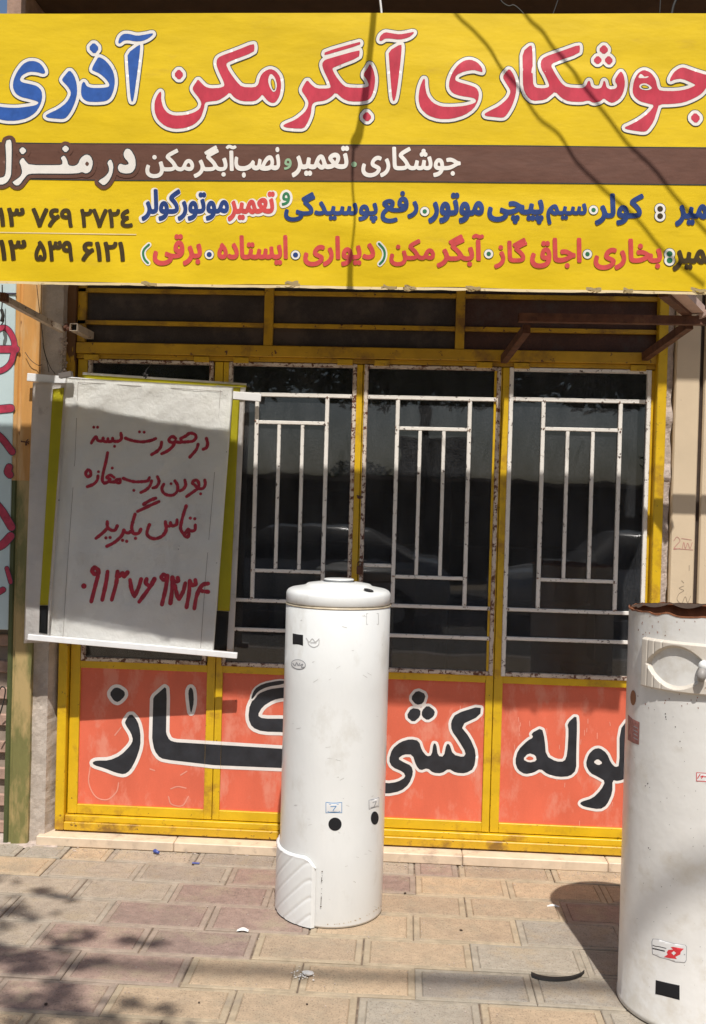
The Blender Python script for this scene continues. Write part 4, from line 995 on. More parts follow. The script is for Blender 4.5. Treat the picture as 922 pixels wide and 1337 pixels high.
for t in range(7):
    a = random.uniform(0, 6.28); tube(b, catmull([(kk.x, kk.y, kk.z), (kk.x+.008*math.cos(a), kk.y-.006, kk.z+.010*math.sin(a)), (kk.x+.013*math.cos(a+1.5), kk.y-.004, kk.z+.016*abs(math.sin(a+1))+.004)], 3), .0016, 5)
tube(b, [(kk.x, kk.y, kk.z), (kk.x+.002, kk.y, kk.z+.03), (kk.x+.006, kk.y+.13, kk.z+.095)], .0014, 5)
obj('tie_wire', b, m_cable, nt_)
b = B(); q = onY(78, 491, -.19); q2 = onY(94, 488, -.19); bar(b, (q.x, q.y, q.z), (q2.x, q2.y, q2.z), .03, .022); obj('grey_tape', b, mat('grey_tape', (.16, .14, .13), .5), nt_)
def mapn(x, y, h): return onY(x, y, frontY(x, y)-.0016-h)
cA = lambda s: [(95+x/4.61, 540+y/4.61) for x, y in s]; cB = lambda s: [(95+x/4.61, 640+y/4.61) for x, y in s]
HA = [[(805,150),(812,180),(805,205),(785,215)], [(755,185),(745,215),(725,240),(705,262)], [(650,150),(680,135),(705,118),(735,125),(742,145),(725,165),(690,170),(660,172)], [(650,150),(655,172),(630,172),(618,165)],
      [(620,150),(600,138),(583,150),(580,165),(600,175),(618,168)], [(618,168),(600,200),(570,225),(535,242)], [(535,172),(530,200),(510,225),(475,247)], [(500,150),(470,162),(420,170),(370,165),(335,155),(318,148)],
      [(290,118),(293,150),(275,166),(245,165),(240,148)], [(240,150),(238,165),(215,168),(212,150)], [(212,152),(208,168),(185,165),(183,148)], [(183,150),(178,165),(152,162),(140,140),(122,160),(112,178)],
      [(795,400),(798,425),(785,450),(755,450),(735,430),(722,420),(728,405),(748,402),(760,425),(755,450)], [(755,450),(720,475),(685,500)], [(675,400),(680,430),(665,455),(645,465)], [(615,405),(630,430),(630,465),(605,490),(570,490),(545,475),(537,450),(548,425)],
      [(510,380),(520,410),(505,440),(482,448)], [(475,405),(465,435),(440,460),(410,475)], [(462,385),(450,405),(410,410),(370,410),(330,400),(305,390)], [(285,395),(285,415),(265,415),(262,400),(285,395)], [(262,410),(235,412),(215,408)],
      [(250,385),(225,370),(205,385),(225,395),(215,410),(190,420)], [(210,235),(200,290),(185,350),(178,400),(190,420)], [(152,375),(148,400),(125,425),(88,440)], [(90,338),(78,360),(90,380),(108,370),(105,345),(90,338)]]
DA = [(402,110),(430,112),(127,82),(150,82),(252,197),(770,483),(592,422),(368,462),(238,328),(155,350)]
HB = [[(738,210),(735,240),(710,245),(695,235)], [(695,235),(672,270),(690,282),(700,262),(688,245)], [(683,95),(668,140),(655,190),(650,235),(672,270)], [(628,178),(625,205),(600,215),(588,195)], [(588,197),(585,215),(565,215),(558,190)], [(558,200),(562,240),(540,275),(500,292),(465,285),(447,262),(455,225),(462,208)],
      [(500,48),(465,62),(428,85)], [(520,68),(460,95),(390,128)], [(375,145),(362,190),(355,225),(362,250)], [(410,235),(398,258),(370,262),(350,248),(338,257),(318,254),(308,240)], [(308,242),(300,265),(285,285),(250,315),(205,338)], [(268,215),(255,240),(230,240),(210,222),(208,190)], [(212,225),(180,258),(140,290)],
      [(155,480),(130,465),(118,485),(130,505),(155,495)], [(150,475),(155,500),(135,580),(112,670)], [(210,490),(200,560),(178,660)], [(270,490),(262,560),(235,660)], [(270,490),(278,520),(300,500),(310,520),(330,495)], [(345,540),(355,600),(372,640)], [(372,640),(395,590),(412,535)],
      [(445,535),(440,560),(470,575),(492,535)], [(492,535),(460,590),(400,672)], [(570,520),(545,508),(533,525),(548,540),(570,530)], [(570,515),(560,590),(537,688)], [(600,525),(598,600),(588,680)], [(600,525),(610,550),(635,545),(632,528)], [(615,575),(630,640),(640,655)], [(640,655),(665,610),(678,560)],
      [(705,545),(700,620),(685,705)], [(705,545),(715,570),(740,565),(738,540)], [(765,590),(745,640),(732,712)], [(765,590),(785,568),(815,562)], [(765,590),(775,606),(815,612)]]
DB = [(708,168),(735,172),(200,287),(225,285),(300,302),(325,308),(378,290)]
def brush(s, w):
    s = [(p.x, p.y) for p in catmull([Vector((q[0], q[1], 0)) for q in s], 4)]; out = []
    for i in range(len(s)-1):
        ww = w*(1+.28*noise.noise(Vector((s[i][0]*.5, s[i][1]*.5, 0)))); out += ribbon([s[i], s[i+1]], ww, False, 9)
    return out
f = []
for s_ in HA: f += brush(cA(s_), 2.05)
for s_ in HB[:13]: f += brush(cB(s_), 2.15)
for x, y in DA: f.append(circ(*cA([(x, y)])[0], 2.0, 10))
for x, y in DB: f.append(circ(*cB([(x, y)])[0], 2.2, 10))
layers('handwriting', [(f, .0004, 0)], mapn, m_ink, nt_, 10, 'red handwritten lines')
f = []
for s_ in HB[13:]: f += brush(cB(s_), 2.65)
f.append(circ(*cB([(67, 577)])[0], 3.6, 12))
layers('handwriting', [(f, .0004, 0)], mapn, m_ink, nt_, 10, 'red handwritten phone number')
f = ribbon([(102, 499), (98, 600), (88, 740), (82, 834)], .35, False, 6) + ribbon([(288, 510), (280, 620), (268, 760), (262, 846)], .35, False, 6) + ribbon([(102, 499), (290, 511)], .4, False, 6)
layers('crease', [(f, .0002, 0)], mapn, m_crease, nt_, 10)
f = [circ(233, 717, .9, 8), circ(234, 713, .6, 8), circ(77, 653, 1.0, 8), circ(283, 735, .7, 8), circ(296, 590, .8, 8)]
layers('speck', [(f, .0004, 0)], mapn, m_scr, nt_, 10, kind='stuff')

# ================================================================== WATER HEATER 1
G1 = onZ(431, 1184); hx, hy, hr = G1.x, G1.y, .2085
h1 = thing('water_heater', 'tall clean white cylindrical water heater standing before the middle of the door', 'water heater', (hx, hy, 0))
b = B(); zt1 = 1.220
lathe(b, hx, hy, [(hr-.02, .004), (hr-.002, .004), (hr, .012), (hr, .3), (hr, .6), (hr, .9), (hr, zt1-.004), (hr-.003, zt1), (.17, zt1)], 96); obj('body', b, m_enam, h1)
b = B(); lathe(b, hx, hy, [(hr-.004, .001), (hr-.004, .0045)], 96); lathe(b, hx, hy, [(.001, .001), (hr-.004, .001)], 96); obj('base_gap_shade', b, m_black, h1)  # black ring and disc stand in for the shade in the gap underneath
b = B(); lathe(b, hx, hy, [(hr-.004, zt1-.004), (hr+.0015, zt1-.003), (hr+.002, zt1+.001), (hr-.003, zt1+.002), (hr-.003, zt1+.007), (hr-.006, zt1+.009)], 96); obj('seam', b, m_seam, h1)
b = B(); z = zt1+.007
lathe(b, hx, hy, [(hr-.012, z), (hr-.002, z), (hr+.0005, z+.003), (hr+.0005, z+.034), (hr-.002, z+.042), (hr-.008, z+.049), (hr-.018, z+.054), (.152, z+.061), (.134, z+.066), (.126, z+.073), (.078, z+.080), (.064, z+.082)], 96)
obj('lid', b, m_enam, h1)
b = B(); lathe(b, hx, hy, [(.058, z+.079), (.058, z+.088), (.061, z+.090), (.058, z+.093), (.001, z+.0935)], 48); obj('cap', b, m_enam, h1)
b = B(); pq = onZ(481.5, 771, z+.060)
for k in range(24):
    a, c = 2*math.pi*k/24, 2*math.pi*(k+1)/24
    def pp(t, r_): 
        x_, y_ = pq.x+r_*math.cos(t), pq.y+r_*math.sin(t); rr_ = math.hypot(x_-hx, y_-hy); q_ = (.073-(rr_-.126)*1.0) if rr_ < .134 else .0655-(rr_-.134)*.28
        return b.verts.new((x_, y_, z+q_+.007))
    b.faces.new([pp(a, 0.0005), pp(a, .0195), pp(c, .0195)])
obj('plug', b, m_black, h1)
def m1(x, y, h, add=0):
    p = onCyl(x, y, hx, hy, hr); d = Vector((p.x-hx, p.y-hy, 0)).normalized(); return p + d*(h+.0006+add)
def decal(name, L, mats, parent, mp, step=6, label=None):
    return layers(name, L, mp, mats, parent, min(step, 2.5), label, kind='stuff' if name in ('scratch', 'chip', 'edge_rust', 'faded_print') else None)
decal('side_hole', [([circ(437.5, 1076, 8.6, 28)], .0004, 0)], [m_hole], h1, m1)
decal('side_hole', [([circ(489.2, 1068, 5.1, 28, 8.6)], .0004, 0)], [m_hole], h1, m1, 4)
decal('control_hole', [([[(382.5, 827), (396, 829), (396, 843), (382.5, 841)]], .0004, 0)], [m_hole], h1, m1, 4)
def rect(x0, y0, x1, y1, s=0): return [(x0, y0), (x1, y0+s), (x1, y1+s), (x0, y1)]
decal('sticker', [([rect(425.3, 1047.3, 446.7, 1061.5)], .0003, 1), ([rect(426.1, 1048.1, 445.9, 1060.7)], .0007, 0),
    (ribbon([(432, 1053), (439, 1052.5), (435, 1058)], .5, False, 6)+ribbon([(430, 1050), (442, 1050)], .35, False, 6)+ribbon([(428, 1059.3), (444, 1059.3)], .35, False, 6), .0011, 1)], [m_lbl, m_lblblue], h1, m1, 2.5, 'white sticker with a blue frame over the middle hole')
decal('sticker', [([[(481.3, 1044.5), (495, 1041), (494.7, 1053.5), (481.5, 1057)]], .0003, 1), ([[(481.9, 1045), (494.4, 1041.8), (494.1, 1053), (482.1, 1056.2)]], .0007, 0),
    (ribbon([(486.5, 1047.5), (491, 1046.3), (488.5, 1052.5)], .45, False, 6)+ribbon([(484, 1054.3), (493, 1052)], .3, False, 6), .0011, 1)], [m_lbl, m_lblgrey], h1, m1, 2.5, 'white sticker with a grey frame over the right-hand hole')
ell = [(x, y+.1*(x-390)) for x, y in circ(390, 867.5, 9.6, 28, 6.6)]; ell2 = [(x, y+.1*(x-390)) for x, y in circ(390, 867.5, 8.7, 28, 5.7)]
decal('oval_badge', [([ell], .0005, 1), ([ell2], .0012, 0), (strokes2([[(383, 866), (386, 869), (388, 865), (390, 869), (392, 866)], [(392, 869), (396, 867), (394, 871), (397, 871)]], .55), .0018, 1)], [m_lbl, m_lblgrey], h1, m1, 4)
decal('faded_print', [(strokes2([[(400, 833), (404, 838), (408, 834), (412, 838), (417, 834)], [(402, 836), (404, 842), (410, 845), (416, 842), (417, 836)], [(406, 839), (413, 839)]], .55), .0003, 0)], [mat('faded_grey', (.56, .56, .55), .5)], h1, m1, 8)
decal('faded_print', [(ribbon(rect(478.5, 801, 494, 815), .3, True, 6), .0003, 0)], [MATS['faded_grey']], h1, m1, 8)
random.seed(21); f = []
for _ in range(46):
    x, y = random.uniform(382, 500), random.uniform(800, 1190); a = random.uniform(-.6, .6); l = random.uniform(.5, 7)
    f += ribbon([(x, y), (x+l*math.cos(a), y+l*math.sin(a))], random.uniform(.14, .32), False, 5)
decal('scratch', [(f, .0001, 0)], [mat('scratch_pale', (.50, .49, .47), .6)], h1, m1, 10)
# corrugated access cover at the lower left, bent shell standing off the body
def cov(u, v):
    ph = R(-118)+u*R(106)                # angle seen from the front, negative = left
    top = .285 - .020*math.sin(u*2.4+.3) - (.045*max(0, (u-.86)/.14)**2)
    bt = .004+.016*(1-u)**1.5; z = bt+v*(top-bt); off = .013
    s_ = ((u*1.05+.0)*1.0 - v*.72)*5.2; g = abs((s_ % 1)-.5)
    groove = -.0022*math.exp(-(g/.10)**2)
    e = min(1-v, 1-u)*1.0
    lip = .003*max(0, 1-e/.04)
    rr = hr+off+groove+lip
    if u > .97: rr = hr+off*(1-(u-.97)/.03)+.002
    if v > .975: rr = hr+(off+.003)*(1-(v-.975)/.025)+.001
    return Vector((hx+rr*math.sin(ph), hy-rr*math.cos(ph), z))
b = B(); grid(b, 110, 80, cov); obj('access_cover', b, m_enam, h1)
f = [circ(x, y, r, 7) for x, y, r in ((421, 1137.5, .9), (421, 1143, .5), (421, 1149, .6), (420.5, 1160, .5), (420, 1166, .5), (419.8, 1172, .7), (419.5, 1178, .5), (419.3, 1183, 1.0))] + ribbon([(420.5, 1145), (420, 1151)], .35, False, 6) + ribbon([(419.8, 1170), (419.4, 1181)], .35, False, 6)
decal('edge_rust', [(f, .004, 0)], [m_gap], h1, m1, 8)
random.seed(5)
f = []
for x in range(410, 500, 3):
    yb = 1208 - 26*(abs(x-430)/70.0)**2.2
    if random.random() < .6: f.append(circ(x, yb-1.2, random.uniform(.4, 1.5), 6, random.uniform(.3, 1.0)))
decal('edge_rust', [(f, .0004, 0)], [m_seam], h1, m1, 8)

# ================================================================== WATER HEATER 2
gx, gy, gr = .990, -1.235, .237
h2 = thing('water_heater', 'dented off-white water heater with open rusty top at the right edge', 'water heater', (gx, gy, 0))
zt2 = 1.305; n = 120
b = B(); rings = []
prof = [(gr-.02, .003), (gr-.004, .003), (gr+.002, .006), (gr+.002, .022), (gr, .026), (gr, .4), (gr, .8), (gr, 1.02), (gr, 1.25)]
rings = lathe(b, gx, gy, prof, n)
def rim(k):
    a = 2*math.pi*k/n; return zt2-.004+.008*noise.noise(Vector((math.cos(a)*5, math.sin(a)*5, 3)))+.003*noise.noise(Vector((math.cos(a)*22, math.sin(a)*22, 3)))
top = [b.verts.new((gx+gr*math.cos(2*math.pi*k/n), gy+gr*math.sin(2*math.pi*k/n), rim(k))) for k in range(n)]
for k in range(n): f_ = b.faces.new([rings[-1][k], rings[-1][(k+1) % n], top[(k+1) % n], top[k]]); f_.smooth = True
obj('body', b, m_enam2, h2)
b = B(); A = [b.verts.new((gx+(gr-.002)*math.cos(2*math.pi*k/n), gy+(gr-.002)*math.sin(2*math.pi*k/n), rim(k)+.0015)) for k in range(n)]
Bq = [b.verts.new((gx+(gr-.004)*math.cos(2*math.pi*k/n), gy+(gr-.004)*math.sin(2*math.pi*k/n), 1.0)) for k in range(n)]
for k in range(n):
    f_ = b.faces.new([A[k], Bq[k], Bq[(k+1) % n], A[(k+1) % n]]); f_.smooth = True
    b.faces.new([top_[k] for top_ in ()]) if False else None
obj('inner_wall', b, m_rustin, h2)
b = B()
T = [b.verts.new((gx+(gr+.0012)*math.cos(2*math.pi*k/n), gy+(gr+.0012)*math.sin(2*math.pi*k/n), rim(k)+.002)) for k in range(n)]
T2 = [b.verts.new((gx+(gr-.003)*math.cos(2*math.pi*k/n), gy+(gr-.003)*math.sin(2*math.pi*k/n), rim(k)+.0025)) for k in range(n)]
T0 = [b.verts.new((gx+(gr+.0012)*math.cos(2*math.pi*k/n), gy+(gr+.0012)*math.sin(2*math.pi*k/n), rim(k)-.002-.006*max(0, noise.noise(Vector((k*.35, 0, 4)))))) for k in range(n)]
for k in range(n):
    b.faces.new([T0[k], T0[(k+1) % n], T[(k+1) % n], T[k]]); b.faces.new([T[k], T[(k+1) % n], T2[(k+1) % n], T2[k]])
obj('rusty_rim', b, m_rustin, h2)
b = B(); lathe(b, gx, gy, [(gr-.01, 1.06), (.10, 1.10), (.001, 1.12)], 48); obj('inner_tank_top', b, m_gap, h2)
b = B()   # bent dark flap along the far rim
for a0, a1, dp in ((30, 72, .010), (72, 104, .016), (104, 140, .012), (140, 165, .007)):
    for k in range(12):
        t0, t1 = R(a0+(a1-a0)*k/12), R(a0+(a1-a0)*(k+1)/12)
        def pt_(t, u): 
            w_ = math.sin(math.pi*((math.degrees(t)-a0)/(a1-a0))); rr = gr-.006-.02*u; return b.verts.new((gx+rr*math.cos(t), gy+rr*math.sin(t), zt2-.003-dp*w_*u))
        b.faces.new([pt_(t0, 0), pt_(t1, 0), pt_(t1, 1), pt_(t0, 1)])
obj('bent_flap', b, m_gap, h2)
def m2(x, y, h, add=0):
    p = onCyl(x, y, gx, gy, gr); d = Vector((p.x-gx, p.y-gy, 0)).normalized(); return p + d*(h+.0006+add)
# pressed plate with vertical ribs and a lens-shaped recess
pl = onCyl(841, 860, gx, gy, gr); ph0 = math.atan2(pl.x-gx, -(pl.y-gy)); ph1 = ph0 + 1.45
zp1 = onCyl(860, 835, gx, gy, gr+.01).z; zp0 = onCyl(870, 903, gx, gy, gr+.01).z
phc = math.atan2(onCyl(884, 870, gx, gy, gr).x-gx, -(onCyl(884, 870, gx, gy, gr).y-gy)); zc_ = onCyl(884, 871, gx, gy, gr).z
hw_ = .100; hh_ = .068
pr_ = [onCyl(x, 870, gx, gy, gr) for x in (849, 857, 866.5)]; ribs = [math.atan2(p.x-gx, -(p.y-gy)) for p in pr_]
hb_ = onCyl(919, 873, gx, gy, gr+.01); hbp = math.atan2(hb_.x-gx, -(hb_.y-gy))
def plate(u, v):
    ph = ph0+(ph1-ph0)*u; z = zp0+(zp1-zp0)*v
    wu, wv = u*(ph1-ph0)*gr, v*(zp1-zp0); lu, lv = (1-u)*(ph1-ph0)*gr, (1-v)*(zp1-zp0)
    e = min(wu, wv, lu, lv); cr = .012
    off = .016*min(1, (e/.006))**.6 if e > 0 else 0
    s_, t_ = (ph-phc)*gr/hw_, (z-zc_)/hh_
    lim = 1-s_*s_
    for c_, a_ in ((phc, 1),):
        if lim > 0:
            q_ = t_/lim if lim > 1e-4 else 9
            if abs(q_) < 1:
                d_ = (1-q_*q_)**.5 if q_ < 0 else (1-q_**6)
                off -= .030*d_*min(1, lim*2.2)
    # neighbouring recess on the other side of the bolt
    s2 = (ph-(2*hbp-phc))*gr/hw_; lim = 1-s2*s2
    if lim > 0:
        q_ = t_/lim
        if abs(q_) < 1: off -= .030*((1-q_*q_)**.5 if q_ < 0 else (1-q_**6))*min(1, lim*2.2)
    if s_ < -.35 or True:
        for rb in ribs:
            if abs(t_) < 5 and not (lim > 0 and False):
                inside = (1-s_*s_) > 0 and abs(t_/(max(1-s_*s_, 1e-3))) < 1
                if not inside: off -= .0035*math.exp(-(((ph-rb)*gr)/.0018)**2)
    rr = gr+off-.0005
    return Vector((gx+rr*math.sin(ph), gy-rr*math.cos(ph), z))
b = B(); grid(b, 220, 110, plate); obj('pressed_plate', b, m_enam3, h2)
b = B(); d = Vector((math.sin(hbp), -math.cos(hbp), 0)); c_ = Vector((gx, gy, hb_.z+.01)) + d*(gr+.018)
bmesh.ops.create_uvsphere(b, u_segments=20, v_segments=12, radius=.0165, matrix=Matrix.Translation(c_)); 
for f_ in b.faces: f_.smooth = True
obj('bolt', b, m_enam, h2)
b = B(); tube(b, [c_+Vector((-.004, -.006, -.010)), c_+Vector((-.010, -.012, -.030)), c_+Vector((-.012, -.010, -.046))], .013, 12, radii=[.012, .015, .010]); obj('latch', b, mat('latch_grey', (.30, .28, .26), .5), h2)
# marks on the body
sm = lambda pts, n_=4: [(p.x, p.y) for p in catmull([Vector((q[0], q[1], 0)) for q in pts], n_)]
lab = [(851, 1229), (852.5, 1225.5), (860, 1226), (880, 1231.5), (895, 1233.5), (897, 1236), (896.5, 1254), (894.5, 1257), (882, 1256), (862, 1250), (852, 1245.5)]
def shrink(p, k):
    cx = sum(q[0] for q in p)/len(p); cy = sum(q[1] for q in p)/len(p); return [(cx+(q[0]-cx)*k, cy+(q[1]-cy)*(k-.01)) for q in p]
zig = [(876, 1236.5), (879, 1236), (893, 1238.5), (889, 1242.5), (888.5, 1246), (882, 1249), (884, 1252), (876, 1251), (867, 1249.5), (872, 1246), (871, 1243), (873, 1240), (879, 1239.5)]
decal('brand_label', [([lab], .0003, 1), ([shrink(lab, .965)], .0007, 0), ([zig], .0011, 2), ([[(877, 1244), (880, 1241.5), (883, 1244), (880, 1247)]], .0015, 0),
    (strokes2([[(853, 1234), (856, 1235.2), (860, 1235.6), (865, 1236.8), (870, 1238)]], .45)+strokes2([[(853, 1238.2), (857, 1239), (862, 1240.2), (868, 1241.6)]], .75), .0011, 3), ([circ(894, 1246, .9, 8)], .0011, 1)],
    [m_lbl, m_lblgrey, m_lblred, m_black], h2, m2, 6)
decal('control_hole', [([[(856.5, 1279.5), (887.5, 1286.5), (887.5, 1305.5), (856, 1297.5)]], .0004, 0)], [m_hole], h2, m2, 5)
decal('sticker', [([rect(909, 1008, 926, 1020, 1)], .0003, 0), (ribbon(rect(909.6, 1008.6, 925, 1019.4, 1), .4, True, 6)+strokes2([[(911, 1016), (914, 1011)], [(915, 1014), (918, 1013), (916, 1016)], [(919, 1014), (923, 1014)]], .6), .0009, 1)], [m_lbl, m_lblred], h2, m2, 6, 'small white sticker with red print')
decal('worn_sticker', [([[(820.5, 933), (826, 938.5), (835.5, 943), (834.5, 972.5), (827, 970), (820, 966)]], .0004, 0), (strokes2([[(828, 948), (833, 951)], [(828, 953), (833, 956)], [(828, 958), (833, 961)], [(828, 963), (833, 966)]], .5), .0009, 1)], [m_lblpink, m_lblgrey], h2, m2, 4, 'worn reddish sticker on the left side')
decal('rust_spot', [([circ(827, 911, 3.6, 16, 10)], .0004, 0)], [mat('rust_disc', (.26, .11, .05), .7, .3)], h2, m2, 3)
random.seed(3); f = []
for x, y, r in ((869, 932, 1.0), (869.5, 936, 1.1), (870, 939, .8), (882, 949, .9), (888, 968, .9), (846, 1023, 1.0), (843, 1026, .8), (847, 1107, .9), (849, 1109, .7), (871, 1042, .6), (879, 936, .5), (893, 956, .5), (905, 1105, .6)): f.append(circ(x, y, r*.7, 6, r))
for _ in range(38): f.append(circ(random.uniform(826, 921), random.uniform(915, 1290), random.uniform(.22, .5), 5))
decal('chip', [(f, .0002, 0)], [m_black], h2, m2, 20)
f = []
for _ in range(34):
    x, y = random.uniform(832, 920), random.uniform(800, 832) if random.random() < .6 else random.uniform(905, 925); l = random.uniform(.5, 3)
    f += ribbon([(x, y), (x+random.uniform(-.5, .5), y+l*.6)], random.uniform(.25, .6), False, 5)
decal('chip', [(f, .0002, 0)], [m_rustin], h2, m2, 20)

# ================================================================== LITTER
q = onZ(204, 1115); b = B()
tube(b, [(q.x-.012, q.y+.01, .010), (q.x-.008, q.y+.006, .011), (q.x+.014, q.y-.008, .010)], .008, 10, radii=[.007, .010, .006]); obj('plastic_litter', b, m_plas, cat='litter', label='small crushed blue plastic piece on the pavement before the left door leaf')
q = onZ(256, 1128); b = B(); box(b, q.x-.018, q.x+.016, q.y-.006, q.y+.006, .002, .006); bevel(b, .001); obj('blue_strip', b, m_plas, cat='scrap', label='flat little blue strip lying between pavers left of the white heater')
q = onZ(317, 1216); b = B(); grid(b, 10, 4, lambda u, v: Vector((q.x-.022+.044*u, q.y-.010+.02*v+.010*math.sin(3.1*u), .003+.008*math.sin(3.1*u)*math.sin(3.1*v)))); obj('white_scrap', b, m_scrap, cat='scrap', label='curved white scrap on the mauve paver left of the white heater')
q = onZ(690, 1182.5); b = B(); grid(b, 10, 4, lambda u, v: Vector((q.x+.075+.05*u, q.y-.008+.014*v+.008*math.sin(3.1*u), .003+.006*math.sin(3.1*u)*math.sin(3.1*v)))); obj('white_scrap', b, m_scrap, cat='scrap', label='white scrap lying in the shadow of the rusty-topped heater')
q = onZ(393, 1275); random.seed(11)
b = B()
for _ in range(60):
    a = random.gauss(0, .020), random.gauss(0, .018); s_ = random.uniform(.001, .005)
    p = Vector((q.x+a[0], q.y+a[1], .003)); t = random.uniform(0, 6.3)
    vs = [b.verts.new(p+Vector((s_*math.cos(t+k*2.1), s_*math.sin(t+k*2.1)*.7, random.uniform(0, .004)))) for k in range(3)]; b.faces.new(vs)
obj('broken_bits', b, m_scrap, kind='stuff', cat='debris', label='scatter of tiny white broken bits in front of the white heater')
crumple('white_lump', (q.x+.022, q.y+.012, .007), .013, m_scrap, 'crumpled white lump beside the broken bits in front of the white heater', .5, 'scrap', seed=3, sx=1.5)
q0_, q1_ = onZ(694, 1275.5), onZ(762, 1272.5); b = B()
pts = [onZ(694, 1275), onZ(706, 1279), onZ(725, 1281), onZ(745, 1279.5), onZ(758, 1275), onZ(763, 1271)]
P_ = catmull(pts, 5); V0 = []
for i, p in enumerate(P_):
    w_ = .010*(1-.75*i/(len(P_)-1)); V0.append([b.verts.new((p.x, p.y-w_, .002)), b.verts.new((p.x, p.y-w_*.6, .010)), b.verts.new((p.x, p.y+w_, .012)), b.verts.new((p.x, p.y+w_, .003))])
for A, Bq in zip(V0, V0[1:]):
    for k in range(4): b.faces.new([A[k], A[(k+1) % 4], Bq[(k+1) % 4], Bq[k]])
obj('rubber_strip', b, m_cable, cat='strip', label='curved black rubber strip on the grey pavers left of the rusty heater')
random.seed(31)
for i, (px, py) in enumerate(((529, 1167), (602, 1215.5), (60, 1312), (260, 1310), (401, 1312))):
    q = onZ(px, py); crumple('pebble', (q.x, q.y, .003), .0065 if i < 3 else .004, m_gap, ['small dark pebble on the ochre paver right of the white heater', 'dark pebble on the wide ochre paver, middle right', 'dark crumb on the pavers at the lower left', 'dark crumb on the ochre paver below the mauve ones', 'dark crumb on the ochre paver in front of the broken bits'][i], .5, 'pebble', seed=i, sub=1)
b = B(); random.seed(8)
for _ in range(900):
    x, y = random.uniform(-1.9, 1.3), -abs(random.gauss(0, .05))-.11 if random.random() < .6 else random.uniform(-1.6, -.1)
    bmesh.ops.create_icosphere(b, subdivisions=1, radius=random.uniform(.0007, .0026), matrix=Matrix.Translation((x, y, .002)))
for _ in range(60):
    x, y = random.uniform(-1.9, 1.0), -.105-abs(random.gauss(0, .035)); t = random.uniform(0, 6.3); l = random.uniform(.003, .012)
    v_ = [b.verts.new((x+l*math.cos(t), y+l*math.sin(t), .003)), b.verts.new((x-l*.3*math.sin(t), y+l*.3*math.cos(t), .006)), b.verts.new((x-l*math.cos(t), y-l*math.sin(t), .003))]; b.faces.new(v_)
obj('grit', b, m_concr, kind='stuff', cat='grit', label='fine grit scattered on the pavers along the sill')

# ================================================================== CABLES (their shadows cross the signboard and the pavers)
def shadow_cable(name, pts, t0, t1, rad, lab, plane='banner', radii=None):
    P = []
    for i, (px, py) in enumerate(pts):
        p = onY(px, py, BY); t = t0+(t1-t0)*i/(len(pts)-1)
        P.append(p + Vector((.14, -1, 1.67))*t)
    Q = catmull(P, 5)
    b = B(); tube(b, Q, rad, 8, radii=[radii[min(i//5, len(radii)-1)] for i in range(len(Q))] if radii else None); return obj(name, b, m_cable, cat='cable', label=lab)
shadow_cable('thick_cable', [(491, -40), (488, 20), (481, 90), (475, 140), (468, 178), (462, 193), (460, 240), (463, 290), (458, 340), (457, 372), (457, 386)], .55, .55, .011, 'thick cable hanging in front of the signboard, out of frame above', radii=[.012, .011, .013, .015, .017, .005, .004, .004, .010, .012, .012])
shadow_cable('thin_cable', [(560, -30), (597, 20), (618, 40), (640, 66), (655, 96), (678, 122), (702, 158), (730, 180), (752, 215), (782, 245), (830, 288), (868, 330), (920, 370)], .55, .6, .0046, 'thin drooping cable above the signboard, left one')
shadow_cable('thin_cable', [(664, -20), (690, 22), (708, 40), (722, 62), (745, 92), (760, 114), (790, 150), (820, 190), (852, 222), (880, 257), (930, 310), (990, 370)], .55, .6, .0050, 'thin drooping cable above the signboard, right one')
def vis_cable(pts, Y, r, lab, m=m_cable):
    b = B(); tube(b, catmull([onY(x, y, Y) for x, y in pts], 4), r, 6); obj('hanging_wire', b, m, cat='wire', label=lab)
vis_cable([(648, -12), (655, 2), (664, 8), (671, 7), (680, 14), (688, 24)], -.93, .0028, 'kinked black wire passing over the signboard top, right of centre')
vis_cable([(732, -12), (728, 2), (720, 24)], -.93, .0022, 'straight thin wire above the signboard, right of the kinked wire')
vis_cable([(863, -12), (861, 24)], -.93, .0022, 'thin vertical wire above the signboard near the right edge')
vis_cable([(889, -12), (880, 6), (876, 24)], -.93, .005, 'thicker dark wire above the signboard nearest the right edge')
vis_cable([(494, -14), (497, 5), (499, 26)], -.93, .0042, 'white pipe above the signboard near its middle', m_rod)
b = B(); P = [Vector((x, -1.185-9.5/1.67 + .02*x, 9.5-.02*(x*x)*.12)) for x in [-9+i*.9 for i in range(21)]]
tube(b, P, .030, 10); obj('overhead_cable', b, m_cable, cat='cable', label='thick overhead cable crossing above the pavement, out of frame')

# ================================================================== STREET TREE (its twigs speckle the pavers at lower left)
def leafcloud(bm, c, r, n, s, rs):
    for _ in range(n):
        while True:
            d = Vector((rs.uniform(-1, 1), rs.uniform(-1, 1), rs.uniform(-1, 1)))
            if d.length < 1: break
        p = Vector(c)+Vector((d.x*r[0], d.y*r[1], d.z*r[2])); a = Vector((rs.uniform(-1, 1), rs.uniform(-1, 1), rs.uniform(-.6, .6))).normalized(); k = a.orthogonal().normalized(); ss = s*rs.uniform(.6, 1.3)
        v = [bm.verts.new(p+a*ss), bm.verts.new(p+k*ss*.4), bm.verts.new(p-a*ss), bm.verts.new(p-k*ss*.4)]; bm.faces.new(v)
rs = random.Random(4)
tr = thing('street_tree', 'leafy street tree at the kerb behind the viewer, left', 'tree', (-3.3, -5.2, -.01))
b = B(); tube(b, catmull([(-3.3, -5.2, -.05), (-3.25, -5.15, 1.2), (-3.1, -5.0, 2.4), (-3.0, -4.9, 3.6), (-2.9, -4.8, 4.6)], 4), .1, 12, radii=[.14-.005*i for i in range(17)])
limbs = []
